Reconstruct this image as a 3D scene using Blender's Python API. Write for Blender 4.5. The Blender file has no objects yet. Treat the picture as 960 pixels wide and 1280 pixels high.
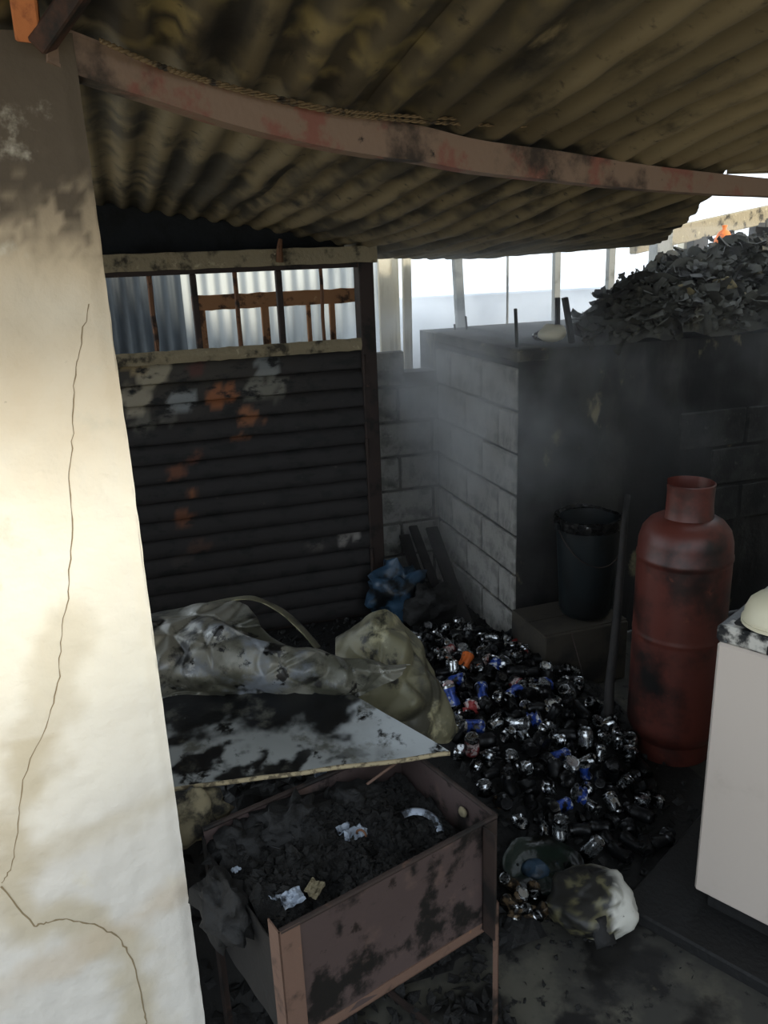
import bpy, bmesh, math, random
import numpy as np
from mathutils import Vector, Matrix, noise

random.seed(7)
SC = bpy.context.scene
COL = SC.collection
PI = math.pi

# ---------------------------------------------------------------- camera
EYE = 1.9
FPX = 1020.0
YAW, PITCH, ROLL = math.radians(-17.0), math.radians(17.5), math.radians(-2.2)
cam_data = bpy.data.cameras.new('camera')
cam_data.sensor_width = 36.0
cam_data.lens = FPX / 1280.0 * 36.0
cam_data.clip_start = 0.02
cam = bpy.data.objects.new('camera', cam_data)
COL.objects.link(cam)
CROT = Matrix.Rotation(YAW, 3, 'Z') @ Matrix.Rotation(PI / 2 - PITCH, 3, 'X') @ Matrix.Rotation(ROLL, 3, 'Z')
cam.matrix_world = Matrix.Translation((0, 0, EYE)) @ CROT.to_4x4()
SC.camera = cam

# ---------------------------------------------------------------- world, sun, exposure
world = bpy.data.worlds.new('sky')
SC.world = world
world.use_nodes = True
wn = world.node_tree.nodes
bg = wn['Background']
bg.inputs['Color'].default_value = (0.80, 0.90, 1.0, 1)
bg.inputs['Strength'].default_value = 1.15
sun_data = bpy.data.lights.new('sun', 'SUN')
sun_data.energy = 2.6
sun_data.angle = math.radians(12)
sun_data.color = (1.0, 0.90, 0.72)
sun = bpy.data.objects.new('sun', sun_data)
COL.objects.link(sun)
SUN_DIR = Vector((0.62, -0.66, 0.42)).normalized()      # towards the sun
sun.rotation_euler = SUN_DIR.to_track_quat('Z', 'Y').to_euler()
sun.location = (3, -4, 6)
SC.view_settings.view_transform = 'Standard'
SC.view_settings.look = 'None'
SC.view_settings.gamma = 1.0
SC.view_settings.use_curve_mapping = False
SC.view_settings.exposure = 0.8
SC.cycles.volume_bounces = 5          # light scattered on inside the smoke


# ---------------------------------------------------------------- helpers
def ray(px, py):
    return CROT @ Vector(((px - 480) / FPX, -(py - 640) / FPX, -1.0))

def av(px, py, v):          # a point of the photograph on the plane y = v
    d = ray(px, py)
    return Vector((0, 0, EYE)) + d * (v / d.y)

def az(px, py, z):          # a point of the photograph at height z
    d = ray(px, py)
    return Vector((0, 0, EYE)) + d * ((z - EYE) / d.z)

def lin(c):
    if isinstance(c, str):
        c = [int(c[i:i + 2], 16) / 255 for i in (0, 2, 4)]
    return tuple((x / 12.92 if x <= .04045 else ((x + .055) / 1.055) ** 2.4) for x in c)

def nz(p, s=1.0):
    return noise.noise(Vector(p) * s)

def fbm(p, s=1.0, o=4):
    return noise.fractal(Vector(p) * s, 1.0, 2.0, o)

def sstep(a, b, x):
    t = min(1, max(0, (x - a) / (b - a)))
    return t * t * (3 - 2 * t)

def M(name, base, rough=.7, metal=0.0, layers=(), bump=None, attr=False, spec=.5, ref=None, trans=None):
    """layers: (colour, noise scale, lo, hi, (sx,sy,sz), roughness or None)"""
    m = bpy.data.materials.new(name)
    m.use_nodes = True
    nt = m.node_tree
    n, l = nt.nodes, nt.links
    bs = n['Principled BSDF']
    bs.inputs['Roughness'].default_value = rough
    bs.inputs['Metallic'].default_value = metal
    bs.inputs['Specular IOR Level'].default_value = spec
    tc = n.new('ShaderNodeTexCoord')
    if ref:
        tc.object = ref
    co = tc.outputs['Object']
    if attr:
        a = n.new('ShaderNodeAttribute')
        a.attribute_name = 'Col'
        cur = a.outputs['Color']
    else:
        a = n.new('ShaderNodeRGB')
        a.outputs[0].default_value = (*lin(base), 1)
        cur = a.outputs[0]
    rv = None
    for k, L in enumerate(layers):
        col, sc, lo, hi = L[:4]
        st = L[4] if len(L) > 4 and L[4] else (1, 1, 1)
        mp = n.new('ShaderNodeMapping')
        mp.inputs['Scale'].default_value = st
        mp.inputs['Location'].default_value = (k * 3.7 + .31, k * 1.9, k * 5.3)
        l.new(co, mp.inputs['Vector'])
        t = n.new('ShaderNodeTexNoise')
        t.inputs['Scale'].default_value = sc
        t.inputs['Detail'].default_value = 7
        t.inputs['Roughness'].default_value = .62
        l.new(mp.outputs[0], t.inputs['Vector'])
        r = n.new('ShaderNodeMapRange')
        r.interpolation_type = 'SMOOTHSTEP'
        r.inputs['From Min'].default_value = lo
        r.inputs['From Max'].default_value = hi
        l.new(t.outputs['Fac'], r.inputs['Value'])
        mx = n.new('ShaderNodeMix')
        mx.data_type = 'RGBA'
        l.new(r.outputs[0], mx.inputs[0])
        l.new(cur, mx.inputs[6])
        mx.inputs[7].default_value = (*lin(col), 1)
        cur = mx.outputs[2]
        if len(L) > 5 and L[5] is not None:
            mr = n.new('ShaderNodeMix')
            mr.data_type = 'FLOAT'
            l.new(r.outputs[0], mr.inputs[0])
            if rv is None:
                mr.inputs[2].default_value = rough
            else:
                l.new(rv, mr.inputs[2])
            mr.inputs[3].default_value = L[5]
            rv = mr.outputs[0]
    l.new(cur, bs.inputs['Base Color'])
    if rv is not None:
        l.new(rv, bs.inputs['Roughness'])
    if bump:
        sc, stg = bump[:2]
        t = n.new('ShaderNodeTexNoise')
        t.inputs['Scale'].default_value = sc
        t.inputs['Detail'].default_value = 6
        l.new(co, t.inputs['Vector'])
        b = n.new('ShaderNodeBump')
        b.inputs['Strength'].default_value = stg
        b.inputs['Distance'].default_value = bump[2] if len(bump) > 2 else .01
        l.new(t.outputs['Fac'], b.inputs['Height'])
        l.new(b.outputs[0], bs.inputs['Normal'])
    if trans:
        bs.inputs['Transmission Weight'].default_value = trans
    return m

class MB:
    def __init__(s):
        s.v, s.f, s.mi, s.c = [], [], [], []
    def add(s, vs, fs, mi=0):
        o = len(s.v)
        s.v += [tuple(p) for p in vs]
        s.f += [tuple(i + o for i in f) for f in fs]
        s.mi += [mi] * len(fs)
        return s
    def box(s, x0, x1, y0, y1, z0, z1, mi=0):
        vs = [(x, y, z) for z in (z0, z1) for y in (y0, y1) for x in (x0, x1)]
        return s.add(vs, [(0, 2, 3, 1), (4, 5, 7, 6), (0, 1, 5, 4), (2, 6, 7, 3), (0, 4, 6, 2), (1, 3, 7, 5)], mi)
    def bar(s, a, b, w, h, up=(0, 0, 1), mi=0):      # a box from a to b, w across, h along up
        a, b = Vector(a), Vector(b)
        d = (b - a).normalized()
        sd = d.cross(Vector(up))
        if sd.length < 1e-4:
            sd = d.cross(Vector((1, 0, 0)))
        sd.normalize()
        u = sd.cross(d)
        vs = [p + sd * i * w / 2 + u * j * h / 2 for p in (a, b) for i, j in ((-1, -1), (1, -1), (1, 1), (-1, 1))]
        return s.add(vs, [(3, 2, 1, 0), (4, 5, 6, 7), (0, 1, 5, 4), (1, 2, 6, 5), (2, 3, 7, 6), (3, 0, 4, 7)], mi)
    def tube(s, pts, r, seg=8, mi=0, caps=True):
        pts = [Vector(p) for p in pts]
        n = len(pts)
        rr = r if isinstance(r, (list, tuple)) else [r] * n
        o = len(s.v)
        for i, p in enumerate(pts):
            d = (pts[min(i + 1, n - 1)] - pts[max(i - 1, 0)]).normalized()
            a = d.cross(Vector((0, 0, 1)))
            if a.length < .05:
                a = d.cross(Vector((0, 1, 0)))
            a.normalize()
            b = a.cross(d)
            for k in range(seg):
                t = 2 * PI * k / seg
                s.v.append(tuple(p + (a * math.cos(t) + b * math.sin(t)) * rr[i]))
        for i in range(n - 1):
            for k in range(seg):
                k2 = (k + 1) % seg
                s.f.append((o + i * seg + k, o + i * seg + k2, o + (i + 1) * seg + k2, o + (i + 1) * seg + k))
                s.mi.append(mi)
        if caps:
            s.f.append(tuple(o + k for k in range(seg))[::-1]); s.mi.append(mi)
            s.f.append(tuple(o + (n - 1) * seg + k for k in range(seg))); s.mi.append(mi)
        return s
    def lathe(s, prof, seg=24, c=(0, 0, 0), mi=0, mis=None):
        o = len(s.v)
        for r, z in prof:
            for k in range(seg):
                t = 2 * PI * k / seg
                s.v.append((c[0] + r * math.cos(t), c[1] + r * math.sin(t), c[2] + z))
        for i in range(len(prof) - 1):
            for k in range(seg):
                k2 = (k + 1) % seg
                s.f.append((o + i * seg + k, o + i * seg + k2, o + (i + 1) * seg + k2, o + (i + 1) * seg + k))
                s.mi.append(mis[i] if mis else mi)
        return s
    def grid(s, P, mi=0, close_u=False):               # P[row][col] points
        R, C = len(P), len(P[0])
        o = len(s.v)
        for row in P:
            s.v += [tuple(p) for p in row]
        for i in range(R - 1):
            for j in range(C - 1 if not close_u else C):
                j2 = (j + 1) % C
                s.f.append((o + i * C + j, o + i * C + j2, o + (i + 1) * C + j2, o + (i + 1) * C + j))
                s.mi.append(mi)
        return s
    def mesh(s, name, mats, smooth=False, bevel=0, off=None):
        me = bpy.data.meshes.new(name)
        vs = s.v if off is None else [(p[0] - off[0], p[1] - off[1], p[2] - off[2]) for p in s.v]
        me.from_pydata(vs, [], s.f)
        for m in (mats if isinstance(mats, (list, tuple)) else [mats]):
            me.materials.append(m)
        me.polygons.foreach_set('material_index', s.mi)
        if s.c:
            at = me.color_attributes.new('Col', 'FLOAT_COLOR', 'POINT')
            at.data.foreach_set('color', [x for c in s.c for x in (*c, 1)])
        if bevel:
            bm = bmesh.new(); bm.from_mesh(me)
            bmesh.ops.bevel(bm, geom=bm.edges[:], offset=bevel, segments=1, affect='EDGES', profile=.5)
            bm.to_mesh(me); bm.free()
        if smooth:
            me.polygons.foreach_set('use_smooth', [True] * len(me.polygons))
            if smooth != 'all':
                try:
                    me.set_sharp_from_angle(angle=math.radians(40))
                except Exception:
                    pass
        me.update()
        return me
    def build(s, name, mats, parent=None, smooth=False, bevel=0, off=None, loc=None):
        o = bpy.data.objects.new(name, s.mesh(name, mats, smooth, bevel, off))
        COL.objects.link(o)
        if parent:
            o.parent = parent
        if loc is not None:
            o.location = loc
        return o

def tag(o, label=None, cat=None, group=None, kind=None):
    if label: o['label'] = label
    if cat: o['category'] = cat
    if group: o['group'] = group
    if kind: o['kind'] = kind
    return o

def thing(name, label, cat, loc=(0, 0, 0), rz=0, group=None, kind=None):
    o = bpy.data.objects.new(name, None)
    o.empty_display_size = .1
    COL.objects.link(o)
    o.location = loc
    o.rotation_euler = (0, 0, rz)
    return tag(o, label, cat, group, kind)

def cat_rom(P, t):
    n = len(P)
    x = t * (n - 1)
    i = min(int(x), n - 2)
    f = x - i
    p0, p1, p2, p3 = P[max(i - 1, 0)], P[i], P[i + 1], P[min(i + 2, n - 1)]
    return .5 * (2 * p1 + (p2 - p0) * f + (2 * p0 - 5 * p1 + 4 * p2 - p3) * f * f + (3 * p1 - p0 - 3 * p2 + p3) * f ** 3)

def spline_grid(ctrl, nr, nc, amp=0, scale=8, seed=0, vor=0, vamp=0):
    rows = [[cat_rom(r, j / (nc - 1)) for j in range(nc)] for r in ctrl]
    out = []
    for i in range(nr):
        row = []
        for j in range(nc):
            p = cat_rom([rows[k][j] for k in range(len(rows))], i / (nr - 1))
            if amp:
                q = p * scale + Vector((seed, seed * 2.1, 0))
                if vor:
                    vd = noise.voronoi(p * vor + Vector((seed, 0, seed)))[0]
                    p = p + Vector((.1, -1, .6)) * ((vd[1] - vd[0]) * vamp)
                rg = 1 - 2 * abs(noise.noise(p * scale * .55 + Vector((seed * 3, 1, 2))))
                p = p + Vector((0, -1, .5)) * (rg * amp * .9)
                p = p + Vector((noise.noise(q), noise.noise(q + Vector((9, 3, 1))), noise.noise(q + Vector((2, 7, 5))))) * amp
            row.append(p)
        out.append(row)
    return out

def sheet(mb, G, th):
    """a grid of points given thickness th along its normals, closed round the edge"""
    R, C = len(G), len(G[0])
    back = []
    for i in range(R):
        r = []
        for j in range(C):
            du = G[i][min(j + 1, C - 1)] - G[i][max(j - 1, 0)]
            dv = G[min(i + 1, R - 1)][j] - G[max(i - 1, 0)][j]
            nn = du.cross(dv)
            if nn.length > 1e-9: nn.normalize()
            r.append(G[i][j] - nn * th)
        back.append(r)
    o = len(mb.v)
    mb.grid(G)
    o2 = len(mb.v)
    mb.grid([r[::-1] for r in back])
    def a(i, j): return o + i * C + j
    def b(i, j): return o2 + i * C + (C - 1 - j)
    for j in range(C - 1):
        mb.f += [(a(0, j + 1), a(0, j), b(0, j), b(0, j + 1)), (a(R - 1, j), a(R - 1, j + 1), b(R - 1, j + 1), b(R - 1, j))]
        mb.mi += [0, 0]
    for i in range(R - 1):
        mb.f += [(a(i, 0), a(i + 1, 0), b(i + 1, 0), b(i, 0)), (a(i + 1, C - 1), a(i, C - 1), b(i, C - 1), b(i + 1, C - 1))]
        mb.mi += [0, 0]
    return mb

def shards(mb, pts, smin, smax, rnd, flat=.5, mi=0):
    """bent charred scraps: a four-sided chip with a raised centre and an underside"""
    for p in pts:
        s = rnd.uniform(smin, smax)
        R = Matrix.Rotation(rnd.uniform(0, 6.3), 3, 'Z') @ Matrix.Rotation(rnd.uniform(-1.2, 1.2), 3, 'X') @ Matrix.Rotation(rnd.uniform(-.8, .8), 3, 'Y')
        k = rnd.choice((4, 5, 5, 6))
        vs = []
        for i in range(k):
            t = 2 * PI * i / k + rnd.uniform(-.3, .3)
            r = s * rnd.uniform(.5, 1)
            vs.append(Vector(p) + R @ Vector((r * math.cos(t), r * math.sin(t) * rnd.uniform(.5, 1), rnd.uniform(-.3, .3) * s * flat)))
        vs.append(Vector(p) + R @ Vector((0, 0, s * flat * rnd.uniform(.2, .8))))
        vs.append(Vector(p) + R @ Vector((0, 0, -s * flat * rnd.uniform(.1, .4))))
        mb.add(vs, [(i, (i + 1) % k, k) for i in range(k)] + [((i + 1) % k, i, k + 1) for i in range(k)], mi)

# ---------------------------------------------------------------- materials
SOOT = '12110f'
m_plaster = M('painted_plaster', 'e6e0cf', .85, attr=True, layers=(('cdc5b2', 9, .60, .80), ('8d826c', 55, .68, .80)), bump=(60, .35, .006))
m_crack = M('crack_shadow_dirt', '85755a', .95)
m_block = M('concrete_block', '8d8b86', .95, layers=(('6b6a66', 14, .45, .65), ('a8a49c', 30, .6, .75), ('2b2a29', 5, .56, .72)), bump=(90, .5, .004))
m_mortar = M('mortar', '5f5d59', .97, layers=(('3a3937', 12, .45, .65),), bump=(60, .4, .004))
m_cistern = M('sooty_render', '191817', .95, layers=(('2c2b28', 3.2, .52, .60, (1, 1, .35)), ('0a0a0a', 2.6, .48, .60, (1.4, 1.4, .35)), ('6f684f', 4.2, .60, .68, (1, 1, .6)), ('121212', 11, .6, .8)), bump=(45, .35, .006))
m_floor = M('sooty_concrete', '34332f', .8, layers=(('4c4a41', 3, .48, .62), ('0d0c0b', 4.5, .48, .60, None, .6), ('080808', 17, .58, .66), ('54503f', 8, .66, .74)), bump=(50, .25, .004))
m_ground = M('dry_earth', 'b9a98c', .95, layers=(('8f8168', 1.5, .45, .65),), bump=(20, .4, .02))
m_roof = M('sooty_galvanised_sheet', '6b6048', .72, .1, attr=True, layers=(('14120e', 5, .52, .72, (1.6, .45, 1)), ('7c7056', 8, .62, .78, (1.8, .4, 1)), ('1f1c16', 24, .58, .75)), bump=(40, .2, .004))
m_beam = M('primed_steel', '87705f', .6, .2, layers=(('85574a', 7, .52, .62), ('3a3029', 5, .50, .66), ('946658', 16, .66, .72), ('1d1916', 24, .64, .76)), bump=(70, .3, .003))
m_wire = M('braided_wire', '6d5a3e', .7, .1, layers=(('2a231b', 30, .5, .65),))
m_rustwood = M('orange_wood', 'b06a3c', .75, layers=(('7c4425', 12, .5, .7, (3, 3, .4)),), bump=(40, .3))
m_brown = M('charred_brown_wood', '4a2c1c', .8, layers=(('150f0b', 9, .48, .66),), bump=(40, .4))
m_lintel = M('sooty_lintel_concrete', '8b8068', .93, layers=(('3a352b', 10, .52, .68), ('b0a488', 24, .6, .72)), bump=(55, .6, .008))
m_rust = M('rusty_iron', '6b4a34', .8, .2, layers=(('2a1d15', 14, .5, .64), ('8a5a3c', 30, .62, .74)), bump=(60, .4, .003))
m_frame = M('burnt_door_frame_steel', '332824', .7, .3, layers=(('151312', 7, .5, .66), ('5a4236', 16, .62, .74)), bump=(50, .3, .003))
m_fence = M('galvanised_fence_sheet', 'b4babb', .6, .0, layers=(('949b9e', 3, .48, .68, (1, 1, .3)),))
m_fencedark = M('dull_fence_sheet', '545b60', .6, .3, layers=(('33383c', 3, .45, .68, (1, 1, .3)),))
m_tank = M('red_oxide_tank', '572a22', .42, 0, layers=(('2a1511', 4, .46, .64), ('100d0c', 3.0, .50, .68), ('66372b', 20, .62, .76)), bump=(80, .12, .002))
m_white = M('white_enamel', 'b9aea4', .42, 0, layers=(('a89d92', 6, .56, .8), ('6f655b', 42, .72, .78, (1, 1, .4)), ('3d3833', 20, .76, .80, (1, 1, .4))), bump=(30, .05))
m_whiteburnt = M('chipped_white_enamel', 'b5b2aa', .45, 0, layers=(('16181a', 9, .44, .54), ('5f7078', 24, .6, .7)), bump=(30, .2))
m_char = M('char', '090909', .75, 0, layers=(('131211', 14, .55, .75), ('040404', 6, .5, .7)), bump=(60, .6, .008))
m_ash = M('ash_and_char', '0e0d0b', .85, 0, layers=(('050505', 10, .42, .6), ('1c1b19', 28, .62, .75), ('4a4744', 44, .72, .78)), bump=(70, .8, .012))
m_brazier = M('brown_brazier_steel', '4d403e', .6, .25, layers=(('14110f', 5.5, .52, .60), ('5f4e48', 9, .56, .7), ('241b18', 22, .62, .7)), bump=(50, .25, .003))
m_braziersoot = M('sooted_brazier_steel', '120f0e', .75, .1, layers=(('080707', 6, .46, .62), ('2a201c', 14, .66, .74)), bump=(50, .3, .003))
m_brazrust = M('brazier_rust_edge', '6b5347', .75, .2, layers=(('2a211c', 10, .5, .66), ('8a6248', 26, .62, .74)), bump=(60, .4, .003))
m_panel = M('scorched_white_panel', '8e9396', .34, .0, attr=True, layers=(('0c0c0c', 12, .56, .64), ('4d4d46', 8, .54, .68), ('c0c5c8', 16, .68, .74)), bump=(28, .25, .006))
m_crumple = M('scorched_crumpled_sheet', '74736a', .42, .2, layers=(('4a4a40', 5, .46, .60), ('767c84', 4, .56, .66), ('1c1c1a', 6, .52, .60), ('c4c6c4', 8, .59, .67), ('0c0c0c', 15, .57, .63)), bump=(24, .3, .006))
m_olive = M('scorched_olive_sheet', '6d6a54', .5, .15, layers=(('3d3c32', 5, .46, .62), ('a8a384', 6, .56, .66), ('1c1c18', 9, .55, .64)), bump=(24, .3, .006))
m_edge = M('panel_edge_fibre', '9a8d70', .85, layers=(('5d5340', 40, .48, .6),), bump=(90, .5, .004))
m_sack = M('scorched_pale_sack', '7d745c', .9, layers=(('1b1916', 8, .46, .6), ('a3946a', 12, .62, .74)), bump=(40, .4, .006))
m_card = M('sooty_cardboard', '322d25', .92, layers=(('1a1815', 4, .48, .66),), bump=(50, .2, .003))
m_bucket = M('dark_teal_plastic', '12191c', .45, layers=(('080a0b', 5, .45, .65),), bump=(30, .2, .004))
m_wood = M('charred_wood', '1b1715', .75, layers=(('0a0909', 12, .45, .6, (2, 2, .4)), ('332b26', 20, .64, .74, (2, 2, .4))), bump=(60, .5, .005))
m_blue = M('blue_plastic_bag', '2a4257', .4, layers=(('0d1013', 7, .48, .6), ('587286', 16, .64, .74)), bump=(30, .4, .008))
m_alu = M('bare_aluminium', 'a9abad', .22, .95, layers=(('0c0c0c', 22, .46, .58, None, .6),))
m_alusoot = M('sooty_aluminium', '303031', .26, .85, layers=(('0a0a0a', 22, .46, .58, None, .6), ('8f9396', 30, .64, .7)))
m_cbody = {
    'soot': M('can_soot', '17181a', .35, .5, layers=(('060606', 26, .46, .6, None, .6), ('4a4c50', 36, .64, .72))),
    'silver': M('can_silver', 'c2c6ca', .2, .95, layers=(('0c0c0c', 20, .44, .54, None, .55),)),
    'blue': M('can_blue', '24408c', .35, .3, layers=(('a8acb4', 22, .56, .60), ('0a0a0c', 20, .48, .58))),
    'red': M('can_red', 'c9b9b6', .4, .3, layers=(('8a3434', 18, .48, .52), ('0c0b0c', 22, .46, .58))),
    'orange': M('can_orange', 'c4622a', .4, .3, layers=(('140d09', 26, .56, .66),)),
    'gold': M('can_gold', '5a4a36', .45, .3, layers=(('14100b', 26, .44, .56), ('b5a080', 30, .62, .70))),
}
m_coping = M('sooty_coping', '4a463d', .93, layers=(('1f1e1b', 7, .48, .62), ('7d745c', 10, .62, .72)), bump=(50, .5, .006))
m_tanwood = M('tan_weathered_rail', '9a6f4c', .85, layers=(('4a3424', 12, .5, .62), ('b08a66', 20, .62, .72)), bump=(40, .3))
m_post = M('weathered_post', '8a8a84', .9, layers=(('6a6a64', 9, .48, .66),), bump=(50, .3))
m_pale = M('pale_plank', 'd8cfb8', .85, layers=(('b5a98a', 7, .5, .66, (3, 3, .3)),), bump=(50, .2))
m_dirty = M('burnt_refuse', '34332c', .85, layers=(('1c1b18', 6, .48, .62), ('4d4a3c', 9, .58, .70), ('7d765d', 16, .68, .74)), bump=(40, .4, .006))
m_orangeplastic = M('orange_plastic', 'e07018', .5, layers=(('a84c10', 12, .56, .7),))
m_farwall = M('far_house_wall', '8f98a4', .95, layers=(('7c8694', 2, .45, .65),))
m_darkwall = M('sooty_header', '1a1d20', .95, layers=(('0f1112', 6, .45, .66),), bump=(40, .3))
m_green = M('melted_green_plastic', '16241e', .3, layers=(('0a0d0c', 8, .45, .6), ('2d4a66', 6, .64, .70), ('66694f', 18, .66, .72)), bump=(30, .5, .008))
m_melt = M('melted_white_plastic', '9c9a8e', .5, layers=(('24221d', 7.5, .44, .58), ('6f6a50', 9, .60, .7)), bump=(18, .3, .01))
m_cream = M('cream_ceramic', 'c9c2a8', .45, layers=(('5b5648', 16, .66, .72),), bump=(30, .15))
m_foil = M('pale_blue_scraps', '9aa4b2', .5, .2, layers=(('2a2d33', 20, .48, .58),), bump=(50, .5, .006))
m_shadewall = M('shade_wall_paint', 'b7b2a6', .9, layers=(('9a9488', 2, .45, .65),), bump=(30, .2))

# ---------------------------------------------------------------- setting: ground and floor
b = MB(); b.grid([[(-14, -14, -.012), (16, -14, -.012)], [(-14, 30, -.012), (16, 30, -.012)]])
tag(b.build('ground', m_ground), kind='structure')
P = [[(x * .1 - 1.6, y * .1 - .3, .004 * nz((x * .35, y * .35, 0)) - .004) for x in range(53)] for y in range(48)]
b = MB(); b.grid(P)
tag(b.build('floor', m_floor, smooth='all'), kind='structure')

# ---------------------------------------------------------------- near wall of painted plaster, with its crack
CRK = [(112, 380), (98, 440), (92, 480), (91, 540), (86, 600), (90, 660), (86, 740), (78, 780), (74, 845), (62, 895), (28, 975), (22, 1040), (14, 1085), (2, 1104)]
CRK2 = [(2, 1108), (42, 1158), (60, 1152), (88, 1149), (118, 1156), (148, 1172), (166, 1200), (180, 1262), (186, 1290)]
WV = 1.5
def on_wall(pts):
    return [av(x, y, WV) for x, y in pts]
crk, crk2 = on_wall(CRK), on_wall(CRK2)
def seg_d(p, a, c):
    ab = c - a
    t = max(0, min(1, (p - a).dot(ab) / ab.dot(ab)))
    return (p - a - ab * t).length
def poly_d(p, pts):
    return min(seg_d(p, pts[i], pts[i + 1]) for i in range(len(pts) - 1))

b = MB()
ND, EDGE = (-.62, -.01), -.014
us = list(np.linspace(-.75, EDGE, 78))
zs = list(np.linspace(0.0, 2.245, 212))
bright, tan, sootc, grey = np.array(lin('e9e3d3')), np.array(lin('b4a78c')), np.array(lin('453b2f')), np.array(lin('c9c4bd'))
P = []
for z in zs:
    row = []
    for u in us:
        e = EDGE + .004 * nz((0, 0, z), 3) + .0015 * nz((3, 0, z), 24)
        uu = u if u < EDGE - .001 else e
        p = Vector((uu, WV + .004 * nz((u, 0, z), 7) + .0025 * nz((u, 5, z), 28), z))
        if u >= us[-2] - 1e-6: p.y += .004
        row.append(p)
        q = Vector((u, WV, z))
        n1 = fbm((u, 1, z), 4)
        n2 = fbm((u, 8, z), 11)
        n3 = fbm((u, 4, z), 28)
        c = bright * (.97 + .05 * n1)
        g = sstep(1.25, .7, z + .08 * n1)
        c = c * (1 - .8 * g) + grey * .8 * g  # lower wall greyed: weaker sun there painted into the colour
        # tan damp stains that follow the cracks in the lower part
        d = min(poly_d(q, crk[7:]), poly_d(q, crk2)) if z < 1.4 else 9
        t = sstep(.075, .015, d + .035 * n2 + .02 * n1) * (.75 if z < 1.05 else .45)
        c = c * (1 - t) + tan * t
        t = sstep(.05, .0, abs(z - (.80 + .25 * (u + .25))) + .03 * n2) * .45 * sstep(-.4, -.2, u)
        c = c * (1 - t) + tan * t
        t = sstep(.06, .0, abs(z - (.52 + .35 * (u + .3))) + .04 * n2) * .6 * sstep(-.55, -.3, u)
        c = c * (1 - t) + np.array(lin('bfae96')) * t
        # soot of the fire below the roof, flaking off at its lower edge
        s = sstep(1.83, 1.98, z + .10 * n1 + .06 * n3 + .10 * (u + .1))
        s2 = sstep(1.45, 1.93, z + .14 * n1) * .62
        c = c * (1 - s2) + np.array(lin('b08e58')) * s2
        fl = sstep(.12, .36, n3 + .5 * n2) * sstep(2.10, 1.92, z)
        s *= (1 - .7 * fl)
        c = c * (1 - s * .95) + sootc * s * .95
        b.c.append(tuple(np.clip(c, 0, 1)))
    P.append(row)
b.grid([r for r in P])
# left continuation, thickness, top
o = len(b.v)
b.box(-3.2, -.75, WV + .002, WV + .1, 0, 2.245)
b.add([(EDGE - .002, WV + .004, 0), (EDGE - .006, WV + .1, 0), (EDGE - .006, WV + .1, 2.245), (EDGE - .002, WV + .004, 2.245)], [(0, 1, 2, 3)])
b.add([(-.75, WV + .1, 0), (EDGE - .006, WV + .1, 0), (EDGE - .006, WV + .1, 2.245), (-.75, WV + .1, 2.245)], [(3, 2, 1, 0)])
b.add([(-.75, WV, 2.245), (EDGE - .002, WV + .004, 2.245), (EDGE - .006, WV + .1, 2.245), (-.75, WV + .1, 2.245)], [(0, 1, 2, 3)])
b.c += [tuple(grey)] * 8 + [tuple(np.array(lin('6d6455')))] * 12
wl = tag(b.build('wall_left', m_plaster, smooth=True), kind='structure')
def crack(pts, w):
    mb = MB(); rnd = random.Random(3)
    Q = []
    for i in range(len(pts) - 1):
        for k in range(6):
            t = k / 6
            p = pts[i].lerp(pts[i + 1], t)
            Q.append(p + Vector((rnd.uniform(-.0022, .0022), 0, rnd.uniform(-.003, .003))))
    Q.append(pts[-1])
    rows = [[], [], []]
    for i, p in enumerate(Q):
        ww = w * rnd.uniform(.5, 1.4)
        y = WV + .004 * nz((p.x, 0, p.z), 7) + .0025 * nz((p.x, 5, p.z), 28) - .0012
        d = (Q[min(i + 1, len(Q) - 1)] - Q[max(i - 1, 0)]).normalized()
        s = Vector((d.z, 0, -d.x)) * ww
        rows[0].append(Vector((p.x - s.x, y + .0004, p.z - s.z)))
        rows[1].append(Vector((p.x, y, p.z)))
        rows[2].append(Vector((p.x + s.x, y + .0004, p.z + s.z)))
    mb.grid(rows)
    return mb
crack(crk, .0008).build('crack', m_crack, wl)
crack(crk2, .0017).build('crack', m_crack, wl)

# ---------------------------------------------------------------- back block wall and the raised concrete cistern
BW, CU, CV, CZ = 4.3, 1.66, 3.3, 1.47
wb = tag(MB().box(-.4, CU, BW + .008, BW + .15, 0, 1.27).build('wall_back', m_mortar), kind='structure')
m_blocksoot = M('sooty_block', '2b2b29', .95, layers=(('131312', 7, .42, .6), ('4b4b46', 20, .6, .75)), bump=(90, .5, .004))
blk2 = MB().box(-.192, .192, -.02, .02, -.092, .092).mesh('block', m_blocksoot, bevel=.006)
blk = MB().box(-.192, .192, -.02, .02, -.092, .092).mesh('block', m_block, bevel=.006)
rnd = random.Random(5)
def put_block(parent, x, y, z, rz, sx=1, me=None):
    o = bpy.data.objects.new('block', me or blk); COL.objects.link(o); o.parent = parent
    o.location = (x, y, z); o.rotation_euler = (rnd.uniform(-.01, .01), 0, rz); o.scale = (sx, 1, 1)
for r in range(6):
    z = .1 + r * .2
    for k in range(4):
        u = .62 + k * .4 - (.2 if r % 2 else 0)
        if u - .19 > CU: continue
        sx = 1 if u + .19 < CU else max(.1, (CU - u + .19) / .384)
        uu = u if sx == 1 else u - .192 + .192 * sx
        put_block(wb, uu, BW + .018 + rnd.uniform(-.004, .002), z, 0, sx)
for k in range(2):      # what is left of the last course
    put_block(wb, .85 + k * .42, BW + .018, 1.3, rnd.uniform(-.05, .05))
cis = thing('water_cistern', 'raised concrete cistern with soot-streaked face and block side, refuse heaped on top', 'cistern', (2.8, 3.8, 0))
off = Vector((2.8, 3.8, 0))
b = MB()
P = []
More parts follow.
